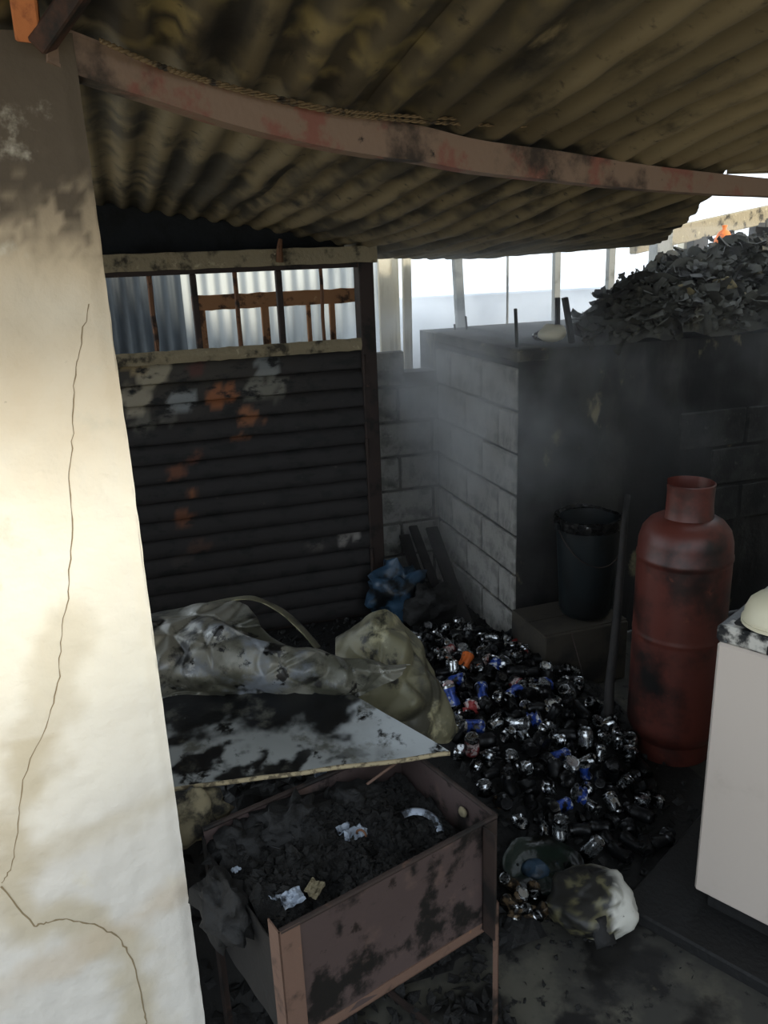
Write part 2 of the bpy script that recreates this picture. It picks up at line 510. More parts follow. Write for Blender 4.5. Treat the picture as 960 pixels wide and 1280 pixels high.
for i in range(31):
    z = CZ * i / 30
    P.append([Vector((CU + (4.6 - CU) * j / 60, CV + (.012 * nz((j * .12, 0, z), 3) if i < 30 else 0), z)) for j in range(61)])
b.grid(P)
b.add([(CU, CV, CZ), (4.6, CV, CZ), (4.6, 4.6, CZ), (CU, 4.6, CZ)], [(0, 1, 2, 3)])
b.add([(CU + .008, CV, 0), (CU + .008, 4.6, 0), (CU + .008, 4.6, CZ), (CU + .008, CV, CZ)], [(0, 3, 2, 1)])
b.add([(4.6, CV, 0), (4.6, 4.6, 0), (4.6, 4.6, CZ), (4.6, CV, CZ)], [(0, 1, 2, 3)])
b.build('render_face', m_cistern, cis, smooth=True, off=off)
for r in range(7):
    z = .1 + r * .2
    for k in range(3):
        v = CV + .19 + k * .4 - (.2 if r % 2 else 0)
        lo, hi = max(v - .192, CV + .005), min(v + .192, BW)
        if hi - lo < .06: continue
        put_block(cis, CU + .012 - off.x + rnd.uniform(-.003, .003), (lo + hi) / 2 - off.y, z, PI / 2, (hi - lo) / .384)
MB().box(CU - .008, CU + .15, CV - .006, BW, CZ - .05, CZ + .008).build('coping', m_coping, cis, bevel=.01, off=off)
for r in range(3):
    for k in range(3):
        u = 2.72 + k * .4 + (.2 if r % 2 else 0)
        put_block(cis, u - off.x, CV + .013 - off.y, .62 + r * .2, 0, 1, blk2)

# ---------------------------------------------------------------- door and lintel
DV = 4.0
Z0, ZS, ZT = .02, 1.505, 1.858
dr = thing('door_1', 'burnt steel door with horizontal louvre slats and a barred top light', None, (.5, DV, 0), kind='structure')
off = Vector((.5, DV, 0))
DL, DR = -.32, 1.13
MB().box(DR, DR + .075, DV - .04, DV + .06, 0, 1.87).build('frame_post', m_frame, dr, bevel=.004, off=off)
MB().box(DL - .07, DL, DV - .04, DV + .06, 0, 1.87).build('frame_post', m_frame, dr, bevel=.004, off=off)
MB().box(DL, DR, DV - .025, DV + .03, ZT - .012, ZT + .012).build('top_rail', m_frame, dr, bevel=.003, off=off)
b = MB()
P = [[Vector((DL + (DR - DL) * j / 60, DV - .03 - .012 * math.sin(i / 4 * PI) + .006 * nz((j * .3, i, 2)), ZS - .055 + .06 * i / 4 + .004 * nz((j * .5, 0, 7)))) for j in range(61)] for i in range(5)]
sheet(b, P, .03)
b.build('sill_rail', m_lintel, dr, smooth=True, off=off)
for u in (.344, .742):
    MB().box(u - .014, u + .014, DV - .02, DV + .02, ZS, ZT - .012).build('mullion', m_frame, dr, bevel=.003, off=off)
for u, w in ((.148, .012), (.537, .011), (.948, .009)):
    pts = [Vector((u + .004 * nz((u, z, 0), 30), DV - .005, ZS + (ZT - .012 - ZS) * z / 6)) for z in range(7)]
    MB().tube(pts, w, 6).build('bar', m_rust, dr, off=off)
# slats: colours of burnt paint as patches with a shape of their own
m_slat = M('burnt_door_paint', '221f1f', .62, .25, attr=True, layers=(('0d0d0d', 9, .50, .66, (1, 1, 2)), ('3a3433', 16, .64, .76, (1, 1, 2))), bump=(60, .3, .003))
PATCH = [(190, 468, .10, 'a39a84', .8), (170, 500, .10, '9a9280', .85), (225, 500, .07, '8b8f90', .8), (275, 492, .075, '8a5636', .95), (310, 520, .06, '8a5a3c', .9), (330, 485, .10, '7c7a70', .75), (245, 462, .06, '57302a', .7), (335, 458, .06, '848888', .7),
         (245, 570, .05, '5c3626', .8), (220, 590, .05, '6a3f2a', .85), (238, 615, .04, '7a4c30', .9), (232, 645, .045, '6a4029', .8), (215, 520, .05, '63605a', .5), (180, 530, .06, '6c6a60', .6), (300, 545, .04, '7a4e34', .6),
         (395, 680, .05, '55504c', .7), (430, 674, .045, '7a7672', .8), (445, 668, .03, '8a8682', .8), (250, 680, .05, '4a3227', .6), (225, 700, .06, '37302c', .5), (170, 455, .06, 'a08c68', .8)]
PW = [(av(x, y, DV), r, np.array(lin(c)), a) for x, y, r, c, a in PATCH]
def slat_col(p):
    c = np.array(lin('201d1d'))
    n1, n2 = fbm((p.x, 2, p.z), 9), fbm((p.x, 6, p.z), 26)
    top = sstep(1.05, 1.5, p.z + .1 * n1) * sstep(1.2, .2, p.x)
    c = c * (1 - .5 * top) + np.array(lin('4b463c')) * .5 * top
    for q, r, k, a in PW:
        d = math.hypot(p.x - q.x, (p.z - q.z) * 1.35)
        if d < r * 1.8:
            t = sstep(r * 1.05, r * .72, d + r * (.55 * n1 + .5 * n2)) * a
            c = c * (1 - t) + k * t
    return tuple(c)
NS = 15
pitch = (ZS - .05 - Z0) / NS
for s in range(NS):
    z1 = ZS - .05 - s * pitch
    prof = [(-.004, 0), (-.012, -.008), (-.020, -.03), (-.026, -.06), (-.030, -.085), (-.028, -.094), (-.010, -.098)]
    b = MB(); P = []
    for dy, dz in prof[::-1]:
        row = []
        for j in range(72):
            u = DL + (DR - DL) * j / 71
            w = .004 * nz((u * 2, s, 0), 2)
            p = Vector((u, DV + dy + w, z1 + dz + .003 * nz((u, s * 3, 1), 3)))
            row.append(p)
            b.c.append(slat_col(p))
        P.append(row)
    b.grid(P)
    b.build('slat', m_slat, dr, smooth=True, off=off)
b = MB().box(DL, DR, DV + .0, DV + .012, 0, ZS - .02)
b.build('backing_plate', m_frame, dr, off=off)
for z in (.35, .95, 1.38):
    MB().tube([(DR + .004, DV - .045, z - .05), (DR + .004, DV - .045, z + .05)], .011, 8).build('hinge', m_frame, dr, off=off)
# lintel, irregular cast concrete
b = MB()
sec = [(-.06, 1.868), (-.062, 1.905), (-.058, 1.943), (.06, 1.945), (.08, 1.87)]
P = []
for k, (dy, z) in enumerate(sec + sec[:1]):
    P.append([Vector((-.5 + 1.72 * j / 80, DV + dy + .008 * nz((j * .25, k % 5, 0)) + .004 * nz((j * .9, k % 5, 4)), z + .006 * nz((j * .22, k % 5, 9)))) for j in range(81)])
b.grid(P)
tag(b.build('trim_1', m_lintel, smooth=True), 'rough concrete lintel over the burnt door', kind='structure')
tag(MB().tube([(.742, DV - .065, 1.885), (.744, DV - .075, 1.95), (.752, DV - .07, 1.985)], [.018, .014, .01], 7).build('iron_stub', m_rust), 'short rusty iron stub on the lintel above the mullion', 'iron stub')
# sooty header boards above the lintel
tag(MB().box(-.6, 1.1, DV + .1, DV + .16, 1.93, 2.3).build('trim_2', m_darkwall), kind='structure')

# ---------------------------------------------------------------- corrugated fence seen through the top light
fn = thing('corrugated_fence', 'pale corrugated metal fence behind the barred top light of the door', 'fence', (.6, 5.05, 0))
def corr(u0, u1, v, z0, z1, pitch, amp, ph=0):
    n = int((u1 - u0) / pitch * 8)
    return [[Vector((u0 + (u1 - u0) * j / n, v + amp * math.sin(2 * PI * (u0 + (u1 - u0) * j / n) / pitch + ph), z)) for j in range(n + 1)] for z in (z0, (z0 + z1) / 2, z1)]
for u0, u1, v, m in ((-.6, .36, 5.0, m_fencedark), (.30, .96, 5.03, m_fence), (.94, 1.56, 5.015, m_fence)):
    MB().grid(corr(u0, u1, v, .0, 2.2, .076, .012)).build('sheet', m, fn, smooth='all', off=(.6, 5.05, 0))
b = MB()
P = [[Vector((.36 + .95 * j / 30, 4.4 + .004 * nz((j * .4, i, 1)), 1.735 - .075 * i / 2 + .006 * nz((j * .5, i, 3)))) for j in range(31)] for i in range(3)]
sheet(b, P, .025).build('rail', m_tanwood, fn, smooth=True, off=(.6, 5.05, 0))
for u, w, z0, z1 in ((.40, .05, 1.4, 1.69), (.735, .04, 1.2, 1.68), (.97, .022, 1.2, 1.66), (1.10, .03, 1.2, 1.66)):
    MB().box(u - w / 2, u + w / 2, 4.405, 4.43, z0, z1).build('upright', m_tanwood, fn, bevel=.003, off=(.6, 5.05, 0))

# ---------------------------------------------------------------- roof of corrugated sheets, sagging from the fire
BEAM = [(60, 26, 76, 1.49), (100, 42, 95, 1.52), (200, 80, 127, 1.588), (300, 110, 158, 1.655), (400, 136, 182, 1.722), (480, 150, 196, 1.776), (530, 158, 202, 1.81), (600, 175, 215, 1.857), (700, 189, 226, 1.925), (800, 205, 236, 1.992), (900, 217, 243, 2.06), (990, 226, 247, 2.12)]
bt = [av(x, a, v) for x, a, c, v in BEAM]
bb = [av(x, c, v) for x, a, c, v in BEAM]
bt.append(Vector((2.44, 2.28, 2.045))); bb.append(Vector((2.44, 2.28, 1.99)))      # let into the added shade wall
bu = [p.x for p in bt]
def beam_at(u):
    return float(np.interp(u, bu, [p.y for p in bt])), float(np.interp(u, bu, [p.z for p in bt]))
BK = [(-1.5, 2.22), (-.03, 2.15), (.84, 2.005), (1.355, 1.885), (1.96, 1.868), (2.52, 1.892), (3.0, 1.94), (3.3, 2.0)]
def roof_z(u, v):
    vb, zb = beam_at(u)
    zb += .016
    zk = float(np.interp(u, [p[0] for p in BK], [p[1] for p in BK]))
    if v >= vb:
        t = (v - vb) / (4.4 - vb)
        z = zb + (zk - zb) * t - .05 * math.sin(PI * t) * sstep(.2, 1.2, u)
    else:
        z = zb + (.13 if u < 1 else .13 + .04 * (u - 1)) * (vb - v)
    return z + .012 * nz((u, v, 0), 2.2) + .004 * nz((u, v, 3), 9)
def edge_u(v):      # the torn right-hand edge of the roof
    if v < 2.08: return 9.0
    return 1.70 + (v - 2.08) * .557 + .02 * nz((v, 0, 0), 5)
roof = thing('ceiling', 'sagging corrugated metal roof blackened and stained by fire', None, (0, 0, 0), kind='structure')
PITCHC = .10
sheets = [(-1.15 + .84 * k, -1.15 + .84 * (k + 1) + .05) for k in range(6)]
cT, cD, cL, cG = (np.array(lin(x)) for x in ('75694f', '2c281f', '938464', '6a6455'))
for k, (u0, u1) in enumerate(sheets):
    n = int((u1 - u0) / PITCHC * 8)
    vs_ = np.linspace(.35, 4.42, 150)
    b = MB(); idx = {}
    for i, v in enumerate(vs_):
        for j in range(n + 1):
            u = u0 + (u1 - u0) * j / n
            eu = edge_u(v)
            ucl = min(u, eu) if v >= 2.08 else u
            ph = 2 * PI * u / PITCHC
            w = math.sin(ph)
            w = math.copysign(abs(w) ** .7, w)
            endr = .02 * nz((u * 6, k, 0)) if i == len(vs_) - 1 else 0
            b.v.append((ucl, v + endr, roof_z(ucl, v) + .010 * w + .003 * (k % 2)))
            # colour: soot at the near left, streaks along the corrugations
            n1 = fbm((u * 5, v * .8, k), 1.0)
            n2 = fbm((u, v, 9), 6)
            n3 = fbm((u * 2.2, v * 2.2, 5), 5)
            vb, _ = beam_at(u)
            if v < vb:
                t = sstep(.15, 1.3, u + .25 * n1)
                c = cD * (1 - t) + cT * t * .85 + cD * .15 * t + (cL - cT) * .5 * sstep(.9, 1.6, u + .3 * n1)
                sp = sstep(.10, .32, n3 + .35 * fbm((u, v, 31), 17)) * sstep(.85, .3, u)
                c = c * (1 - sp) + np.array(lin('7d7048')) * sp
                bk = sstep(.0, .28, fbm((u, v, 20), 6) + .3 * fbm((u, v, 41), 20)) * sstep(.9, .1, u) * .9
                c = c * (1 - bk) + np.array(lin('0f0e0b')) * bk
            else:
                t = sstep(-.25, .3, n1 + .12 + .5 * fbm((u * 2, v, 51), 7))
                c = cD * (1 - t) + cT * t
                g = sstep(2.6, 4.2, v) * sstep(.7, 1.5, u)
                c = c * (1 - .6 * g) + cG * .6 * g  # grey-beige haze near the back edge, painted into the sheet colour
                dk = sstep(.75, .1, u) * sstep(3.1, 4.0, v)
                c = c * (1 - .8 * dk) + cD * .5 * dk
            st = sstep(.0, .9, -w) * (.35 + .5 * sstep(-.2, .4, n1))
            c = c * (1 - .45 * st) + cL * .45 * st
            b.c.append(tuple(np.clip(c, 0, 1)))
    for i in range(len(vs_) - 1):
        for j in range(n):
            um = u0 + (u1 - u0) * j / n
            if um > max(edge_u(vs_[i]), edge_u(vs_[i + 1])): continue
            a = i * (n + 1) + j
            b.f.append((a, a + n + 1, a + n + 2, a + 1)); b.mi.append(0)
    if b.f:
        b.build('roof_sheet', m_roof, roof, smooth='all')

# warped channel purlin that carries the sheets
bmr = thing('steel_purlin', 'warped rusty steel channel running under the sagging roof from the plaster wall', 'beam', tuple(bb[0]))
off = bb[0]
web = MB(); fl_b = MB(); fl_t = MB()
T = [j / 60 for j in range(61)]
top = [cat_rom(bt, t) for t in T]; bot = [cat_rom(bb, t) for t in T]
dn = Vector((-.3, .95, 0)).normalized()
sheet(web, [bot, top], .005)
sheet(fl_b, [[p + dn * .045 for p in bot], [p - dn * .001 for p in bot]], .005)
sheet(fl_t, [[p - dn * .001 for p in top], [p + dn * .045 for p in top]], .005)
web.build('web', m_beam, bmr, smooth=True, off=off)
fl_b.build('flange', m_beam, bmr, smooth=True, off=off)
fl_t.build('flange', m_beam, bmr, smooth=True, off=off)
# braided wire lying along the purlin
WP = [(125, 50, 1.50), (190, 78, 1.56), (250, 97, 1.61), (330, 118, 1.66), (420, 137, 1.72), (480, 143, 1.76), (560, 148, 1.8), (640, 150, 1.84), (740, 151, 1.9)]
for q in range(2):
    pts = [av(x, y + q * (1 + 7 * (i / 8)), v - .012) for i, (x, y, v) in enumerate(WP)]
    b = MB()
    for s in range(2):
        path = []
        for i in range(240):
            p = cat_rom(pts, i / 239)
            a = i * .9 + s * PI
            path.append(p + Vector((0, math.sin(a) * .0022, math.cos(a) * .0022)))
        b.tube(path, .0022, 5)
    tag(b.build('braided_wire', m_wire, smooth='all', off=pts[0], loc=pts[0]), ('twisted wire lying along the top of the purlin', 'twisted wire hanging just below its twin by the purlin')[q], 'wire')
# stub of orange wood and a charred brace on the wall top
a0, a1 = av(26, -30, 1.40), av(36, 46, 1.46)
tag(MB().bar(a0, a1, .036, .036, (0, 1, 0)).build('wooden_stub', m_rustwood, bevel=.003, off=a1, loc=a1), 'bright orange wooden stub hanging above the plaster wall', 'wood stub')
a0, a1 = av(108, -25, 1.40), av(52, 56, 1.46)
tag(MB().bar(a0, a1, .03, .05, (0, 1, 0)).build('charred_brace', m_brown, bevel=.003, off=a1, loc=a1), 'charred brown wooden brace slanting up from the purlin end', 'wood brace')

# ---------------------------------------------------------------- yard beyond the back wall
def post(px0, py0, px1, py1, v, w, label, m=m_post, group=None, name='post'):
    a, c = av(px0, py0, v), av(px1, py1, v)
    d = (c - a)
    o = MB().bar(a, c, w, w * .7, (0, 1, 0)).build(name, m, bevel=.003, off=c, loc=c)
    tag(o, label, 'post', group)
    return o
def gpost(px, py, v, w, label, m=m_post, lean=0, zt=None, group=None):
    p = av(px, py, v)
    zt = zt or p.z
    o = MB().bar((p.x, v, -.01), (p.x + lean, v, zt), w, w * .8, (0, 1, 0)).build('post', m, bevel=.004, off=(p.x, v, 0), loc=(p.x, v, 0))
    return tag(o, label, 'post', group)
gpost(590, 400, 4.75, .055, 'grey yard post nearest the pale planks behind the block wall', lean=-.10, zt=1.93)
gpost(634, 400, 4.7, .014, 'thin rod standing between two grey yard posts', lean=0, zt=1.9)
gpost(697, 400, 4.8, .045, 'upright grey yard post beyond the two dark iron bars', lean=-.02, zt=1.95)
gpost(760, 400, 4.8, .05, 'grey yard post just behind the edge of the refuse heap', m_post, lean=0, zt=1.98)
gpost(820, 400, 5.0, .12, 'wide weathered post under the far beam beside the heap', m_post, zt=2.0)
# pale planks right of the door
for px, w, v, ln in ((487, .12, 4.56, 0), (506, .05, 4.50, .02)):
    p = av(px, 400, v)
    MBo = MB().bar((p.x, v, 0), (p.x + ln, v, 1.97), w, .025, (0, 1, 0)).build('pale_plank', m_pale, bevel=.003, off=(p.x, v, 0), loc=(p.x, v, 0))
    tag(MBo, ('wide pale plank upright behind the door frame', 'narrow pale plank upright beside the wide one')[px > 490], 'plank')
# leaning sticks above the block wall
for i, (x0, y0, x1, y1, v) in enumerate(((582, 395, 600, 450, 4.42), (568, 405, 582, 450, 4.45))):
    post(x0, y0, x1, y1 + 130, v, .012, ('thin stick leaning behind the block wall beside the yard post', 'shorter thin stick leaning behind the block wall')[i], m_wood, name='stick')
# things standing on the cistern edge
b = MB(); bar_specs = [((606, 388), (609, 440), 3.36, .013, 'slim dark rod standing at the corner of the cistern'),
             ((697, 372), (697, 424), 3.50, .02, 'straight dark iron bar upright on the cistern'),
             ((706, 372), (715, 430), 3.40, .024, 'leaning dark iron bar on the cistern beside the straight bar')]
for (x0, y0), (x1, y1), v, w, lab in bar_specs:
    a, c = av(x0, y0, v), av(x1, y1, v)
    c.z = CZ + .008 if c.x > CU else c.z
    if c.x < CU: c.x = CU + .02; a.x = c.x - .01; c.z = CZ + .012
    o = MB().bar(a, c, w, w, (0, 1, 0)).build('iron_bar', m_wood, bevel=.002, off=c, loc=c)
    tag(o, lab, 'bar', 'iron bars on the cistern')
for i, (px, v, r, m, lab) in enumerate(((690, 3.46, .055, m_cream, 'pale rounded lump lying beside the two iron bars'), (675, 3.55, .03, m_alu, 'small shiny crushed tin on the cistern edge'))):
    p = av(px, 425, v); p.z = CZ + .01
    b = MB(); G = []
    for q in range(9):
        t = PI * q / 8
        G.append([Vector((r * math.sin(t) * math.cos(k * PI / 6) * 1.3, r * math.sin(t) * math.sin(k * PI / 6), r * .75 * (1 - math.cos(t)))) * (1 + .25 * nz((math.sin(t) * math.cos(k * PI / 6), math.sin(t) * math.sin(k * PI / 6), t), 2 + i)) for k in range(12)])
    b.grid(G, close_u=True)
    tag(b.build(('plaster_lump', 'crushed_tin')[i], m, smooth='all', loc=p), lab, ('lump', 'tin')[i])

# refuse heap on the cistern
HEAP = [(1.95, .0), (2.10, .06), (2.22, .15), (2.40, .24), (2.62, .31), (2.85, .35), (3.1, .38), (3.5, .42), (4.2, .4), (4.6, .1)]
def heap_h(u, v):
    u = u - (v - 3.3) * .5 if u < 3.4 else u
    h = float(np.interp(u, [p[0] for p in HEAP], [p[1] for p in HEAP]))
    e = sstep(3.32, 3.62, v) * sstep(4.62, 4.2, v)
    return max(0, h * (.35 + .65 * e)) * (sstep(3.26, 3.30, v)) + .05 * fbm((u, v, 1), 5) * sstep(1.95, 2.15, u)
rnd = random.Random(11)
b = MB()
b.grid([[Vector((1.95 + 2.65 * j / 80, 3.27 + 1.33 * i / 40, CZ + .004 + max(0, heap_h(1.95 + 2.65 * j / 80, 3.27 + 1.33 * i / 40)))) for j in range(81)] for i in range(41)])
pts = []
while len(pts) < 5200:
    u, v = rnd.uniform(1.97, 4.4), 3.27 + abs(rnd.gauss(0, .38))
    if v > 4.4 or u < 1.99 + (v - 3.3) * .5: continue
    pts.append((u, v, CZ + .02 + max(0, heap_h(u, v)) + rnd.uniform(-.01, .035)))
shards(b, pts[:2200], .008, .028, rnd, .8)
def curls(mb, pts, smin, smax, rnd):
    for p in pts:
        s_ = rnd.uniform(smin, smax); cu = rnd.uniform(-1.6, 1.6); cv_ = rnd.uniform(-.8, .8)
        Rm = Matrix.Rotation(rnd.uniform(0, 6.3), 3, 'Z') @ Matrix.Rotation(rnd.gauss(0, .8), 3, 'X') @ Matrix.Rotation(rnd.gauss(0, .6), 3, 'Y')
        G = []
        for i in range(4):
            row = []
            for j in range(4):
                x, y = (i - 1.5) / 1.5, (j - 1.5) / 1.5
                w = (1 - .45 * x * x) * rnd.uniform(.85, 1.1)
                row.append(Vector(p) + Rm @ Vector((x * s_, y * w * s_ * .65, s_ * (.35 * cu * x * x + .4 * cv_ * y * y + rnd.uniform(-.08, .08)))))
            G.append(row)
        mb.grid(G)
curls(b, pts[2200:4600], .016, .045, rnd)
curls(b, pts[4600:], .04, .075, rnd)
tag(b.build('refuse_heap', m_dirty, smooth='all'), 'heap of burnt leaves, scraps and refuse piled on the cistern', 'refuse heap', kind='stuff')
# larger pieces lying in the heap
m_leaf = M('dry_leaf_scrap', '6a5f42', .8, layers=(('2f2b20', 14, .5, .66),), bump=(40, .4))
for i, (px, py, v, s, lab) in enumerate(((852, 372, 3.45, .07, 'curled tan scrap near the left shoulder of the refuse heap'), (905, 360, 3.44, .06, 'round tan scrap in the middle of the refuse heap'), (912, 385, 3.42, .055, 'folded tan scrap low on the refuse heap front'), (940, 345, 3.5, .05, 'small tan scrap high on the refuse heap'))):
    p = av(px, py, v)
    G = []
    for r in range(7):
        G.append([Vector(((r - 3) / 3 * s * (.8 + .3 * math.sin(k)), .03 * math.sin(r * .9 + i) + .02 * nz((r, k, i), .7), (k - 3) / 3 * s * (.5 + .4 * math.cos((r - 3) / 2.2)))) for k in range(7)])
    b = sheet(MB(), G, .004)
    o = b.build('dry_scrap', m_leaf, smooth='all', loc=p); o.rotation_euler = (.5 + .3 * i, .5 * i, .4 * i)
    tag(o, lab, 'scrap', 'tan scraps in the refuse heap')

# neighbouring shelter behind the heap
a, c = av(790, 306, 5.2), av(985, 262, 5.6)
bm2 = MB(); bm2.bar(a, c, .06, .13)
tag(bm2.build('far_beam', m_lintel, bevel=.006, off=a, loc=a), 'grey wooden beam of the far shelter above the refuse heap', 'beam')
for i, (px, w, v, m, lab) in enumerate(((843, .05, 5.25, m_post, 'slim post under the far beam beside the wide weathered post'), (880, .13, 5.3, m_wood, 'broad charred post under the far beam left of the orange bag'), (862, .05, 5.4, m_pale, 'pale thin post between dark posts of the far shelter'), (918, .05, 5.5, m_wood, 'thin charred post beside the orange bag'), (955, .12, 5.45, m_wood, 'broad charred post right of the bright gap in the far shelter'))):
    p = av(px, 300, v)
    zt = float(np.interp(p.x, [a.x, c.x], [a.z, c.z])) - .05
    tag(MB().box(-w / 2, w / 2, -.04, .04, 0, zt).build('shelter_post', m, bevel=.004, loc=(p.x, v + .07, 0)), lab, 'post')
# orange bag hung by the shelter
p = av(903, 318, 3.95); p.z = CZ + max(0, heap_h(p.x, p.y)) + .075
b = MB(); b.lathe([(.0, -.07), (.035, -.07), (.052, -.035), (.048, .015), (.03, .05), (.01, .065), (.015, .085), (0, .087)], 14)
b.v = [(x * (1 + .2 * nz((x, y, z), 14)), y * (1 + .2 * nz((y, z, x), 14)), z) for x, y, z in b.v]
tag(b.build('orange_bag', m_orangeplastic, smooth='all', loc=p), 'small orange plastic bag above the refuse heap', 'bag')
# low far wall in the haze
tag(MB().box(-1, 6.2, 8.4, 8.6, 0, 1.45).build('yard_wall', m_farwall, bevel=.01), 'low hazy grey wall far beyond the block wall', 'wall')

# ---------------------------------------------------------------- unseen L-shaped wall added at right to block sun and sky from the shed
tag(MB().box(2.45, 2.65, -4.0, 2.40, 0, 3.0).box(2.65, 3.45, 2.25, 2.40, 0, 3.0).box(3.30, 3.45, 2.40, 3.16, 0, 3.0).build('shade_wall_right', m_shadewall), kind='structure')

# ---------------------------------------------------------------- gas cylinder
tk = thing('gas_cylinder', 'tall red gas cylinder with collar, sooted below, beside the cistern', 'gas cylinder', (1.87, 2.36, 0))
b = MB(); R = .168
b.lathe([(0, .05), (.12, .05), (.152, .075), (R, .12), (R, .14), (R, .3), (R, .49), (R, .50), (R + .0015, .505), (R + .0015, .515), (R, .52), (R, .53), (R, .66), (R, .79), (R, .80), (R + .003, .805), (R + .003, .818), (R, .823), (R * .985, .87), (R * .92, .91), (R * .78, .94), (R * .6, .957), (.06, .965), (0, .967)], 40)
b.build('body', m_tank, tk, smooth=True)
b = MB(); G = []
for z, r in ((.93, .098), (.95, .092), (1.0, .087), (1.06, .087), (1.082, .089), (1.085, .085), (1.06, .083), (.95, .086)):
    G.append([Vector((r * math.cos(t), r * math.sin(t), z)) for t in [(.6 + (2 * PI - 1.0) * k / 40) for k in range(41)]])
b.grid(G).build('collar', m_tank, tk, smooth=True)
b = MB(); b.lathe([(.022, .96), (.022, 1.0), (.014, 1.005), (.014, 1.03), (0, 1.031)], 14)
vl = b.build('valve', m_rust, tk, smooth=True)
b = MB(); b.lathe([(0, 1.03), (.025, 1.031), (.025, 1.045), (0, 1.047)], 12).build('valve_knob', m_rust, vl, smooth=True)
b = MB(); b.lathe([(.14, 0), (.148, 0), (.148, .085), (.14, .085), (.14, 0)], 32).build('foot_ring', m_tank, tk, smooth=True)
tk.rotation_euler = (0, 0, 2.4)

# ---------------------------------------------------------------- box, bucket, pole, planks
cb = thing('cardboard_box', 'low sooty cardboard box under the dark bucket', 'box', (1.80, 3.03, 0), .02)
b = MB(); b.box(-.21, .21, -.15, .17, 0, .285); b.build('body', m_card, cb, bevel=.004)
for s in (-1, 1):
    MB().bar((-.21, s * .075 + .01, .287), (.21, s * .075 + .01, .289), .145, .004).build('flap', m_card, cb)
bk = thing('bucket', 'dark teal plastic bucket standing on the cardboard box', 'bucket', (1.87, 3.02, .295))
b = MB(); b.lathe([(0, .0), (.09, .0), (.108, .012), (.118, .04), (.142, .46), (.136, .46), (.112, .045), (.1, .02), (0, .018)], 32)
bkb = b.build('body', m_bucket, bk, smooth=True)
b = MB(); b.lathe([(.140, .42), (.150, .425), (.152, .45), (.150, .472), (.140, .474), (.134, .462)], 32)
b.v = [(x, y, z + .012 * nz((x, y, 0), 9)) for x, y, z in b.v]
b.build('rim', m_alusoot, bkb, smooth=True)
b = MB(); b.tube([(.153 * math.cos(t), .153 * math.sin(t) - .02 * math.sin(t), .44 - .17 * abs(math.sin(t))) for t in [PI + PI * k / 20 for k in range(21)]], .0025, 6).build('handle', m_frame, bk, smooth='all')
for s in (-1, 1):
    MB().box(s * .150 - .012, s * .150 + .012, -.014, .014, .425, .455).build('handle_lug', m_bucket, bkb, bevel=.002)
p0, p1 = Vector((1.63, 2.44, 0)), Vector((1.885, 2.76, .93))
b = MB(); b.tube([p0.lerp(p1, t / 8) + Vector((.006 * nz((t, 0, 0), .8), .006 * nz((0, t, 0), .8), 0)) for t in range(9)], [.019, .02, .019, .018, .018, .016, .016, .014, .011], 8)
tag(b.build('charred_pole', m_wood, smooth='all', off=p0, loc=p0), 'charred pole leaning between the bucket and the gas cylinder', 'pole')
p0, p1 = Vector((1.71, 2.70, 0)), Vector((1.70, 2.84, .30))
tag(MB().tube([p0, p0.lerp(p1, .5) + Vector((.01, 0, 0)), p1], .0025, 5).build('thin_wire', m_frame, off=p0, loc=p0), 'thin straight wire leaning against the cardboard box', 'wire')
for i, (u, v, tu, tv, tz, w, lab) in enumerate(((1.36, 3.60, 1.40, 4.2, .36, .06, 'charred plank leaning on the block wall nearest the door'), (1.45, 3.60, 1.46, 4.22, .40, .05, 'middle charred plank of three leaning on the block wall'), (1.53, 3.58, 1.53, 4.1, .42, .07, 'widest charred plank leaning near the cistern side'))):
    p0, p1 = Vector((u, v, .01)), Vector((tu, tv, tz))
    tag(MB().bar(p0, p1, w, .018).build('charred_plank', m_wood, bevel=.002, off=p0, loc=p0), lab, 'plank', 'charred planks against the block wall')

def blob(name, m, loc, r, sc, amp, seed, rot=(0, 0, 0), nr=18, ns=24, freq=2.2, base=None):
    b = MB(); G = []
    for q in range(nr + 1):
        t = PI * q / nr
        row = []
        for k in range(ns):
            d = Vector((math.sin(t) * math.cos(2 * PI * k / ns), math.sin(t) * math.sin(2 * PI * k / ns), -math.cos(t)))
            f = 1 + amp * noise.fractal(d * freq + Vector((seed, seed * 1.7, 0)), 1, 2, 3)
            p = Vector((d.x * sc[0], d.y * sc[1], d.z * sc[2])) * r * f
            if base is not None: p.z = max(p.z, base * r)
            row.append(p)
        G.append(row)
    b.grid(G, close_u=True)
    o = b.build(name, m, smooth='all', loc=loc)
    o.rotation_euler = rot
    return o
tag(blob('plastic_bag', m_blue, (1.235, 3.83, .16), .15, (1, .7, 1.0), .6, 3, base=-1.05), 'crumpled blue plastic bag at the foot of the door frame', 'bag')
tag(blob('charred_bag', m_char, (1.36, 3.70, .12), .13, (1.1, .8, .9), .5, 8, base=-.92), 'charred black bag slumped beside the blue plastic bag', 'bag')

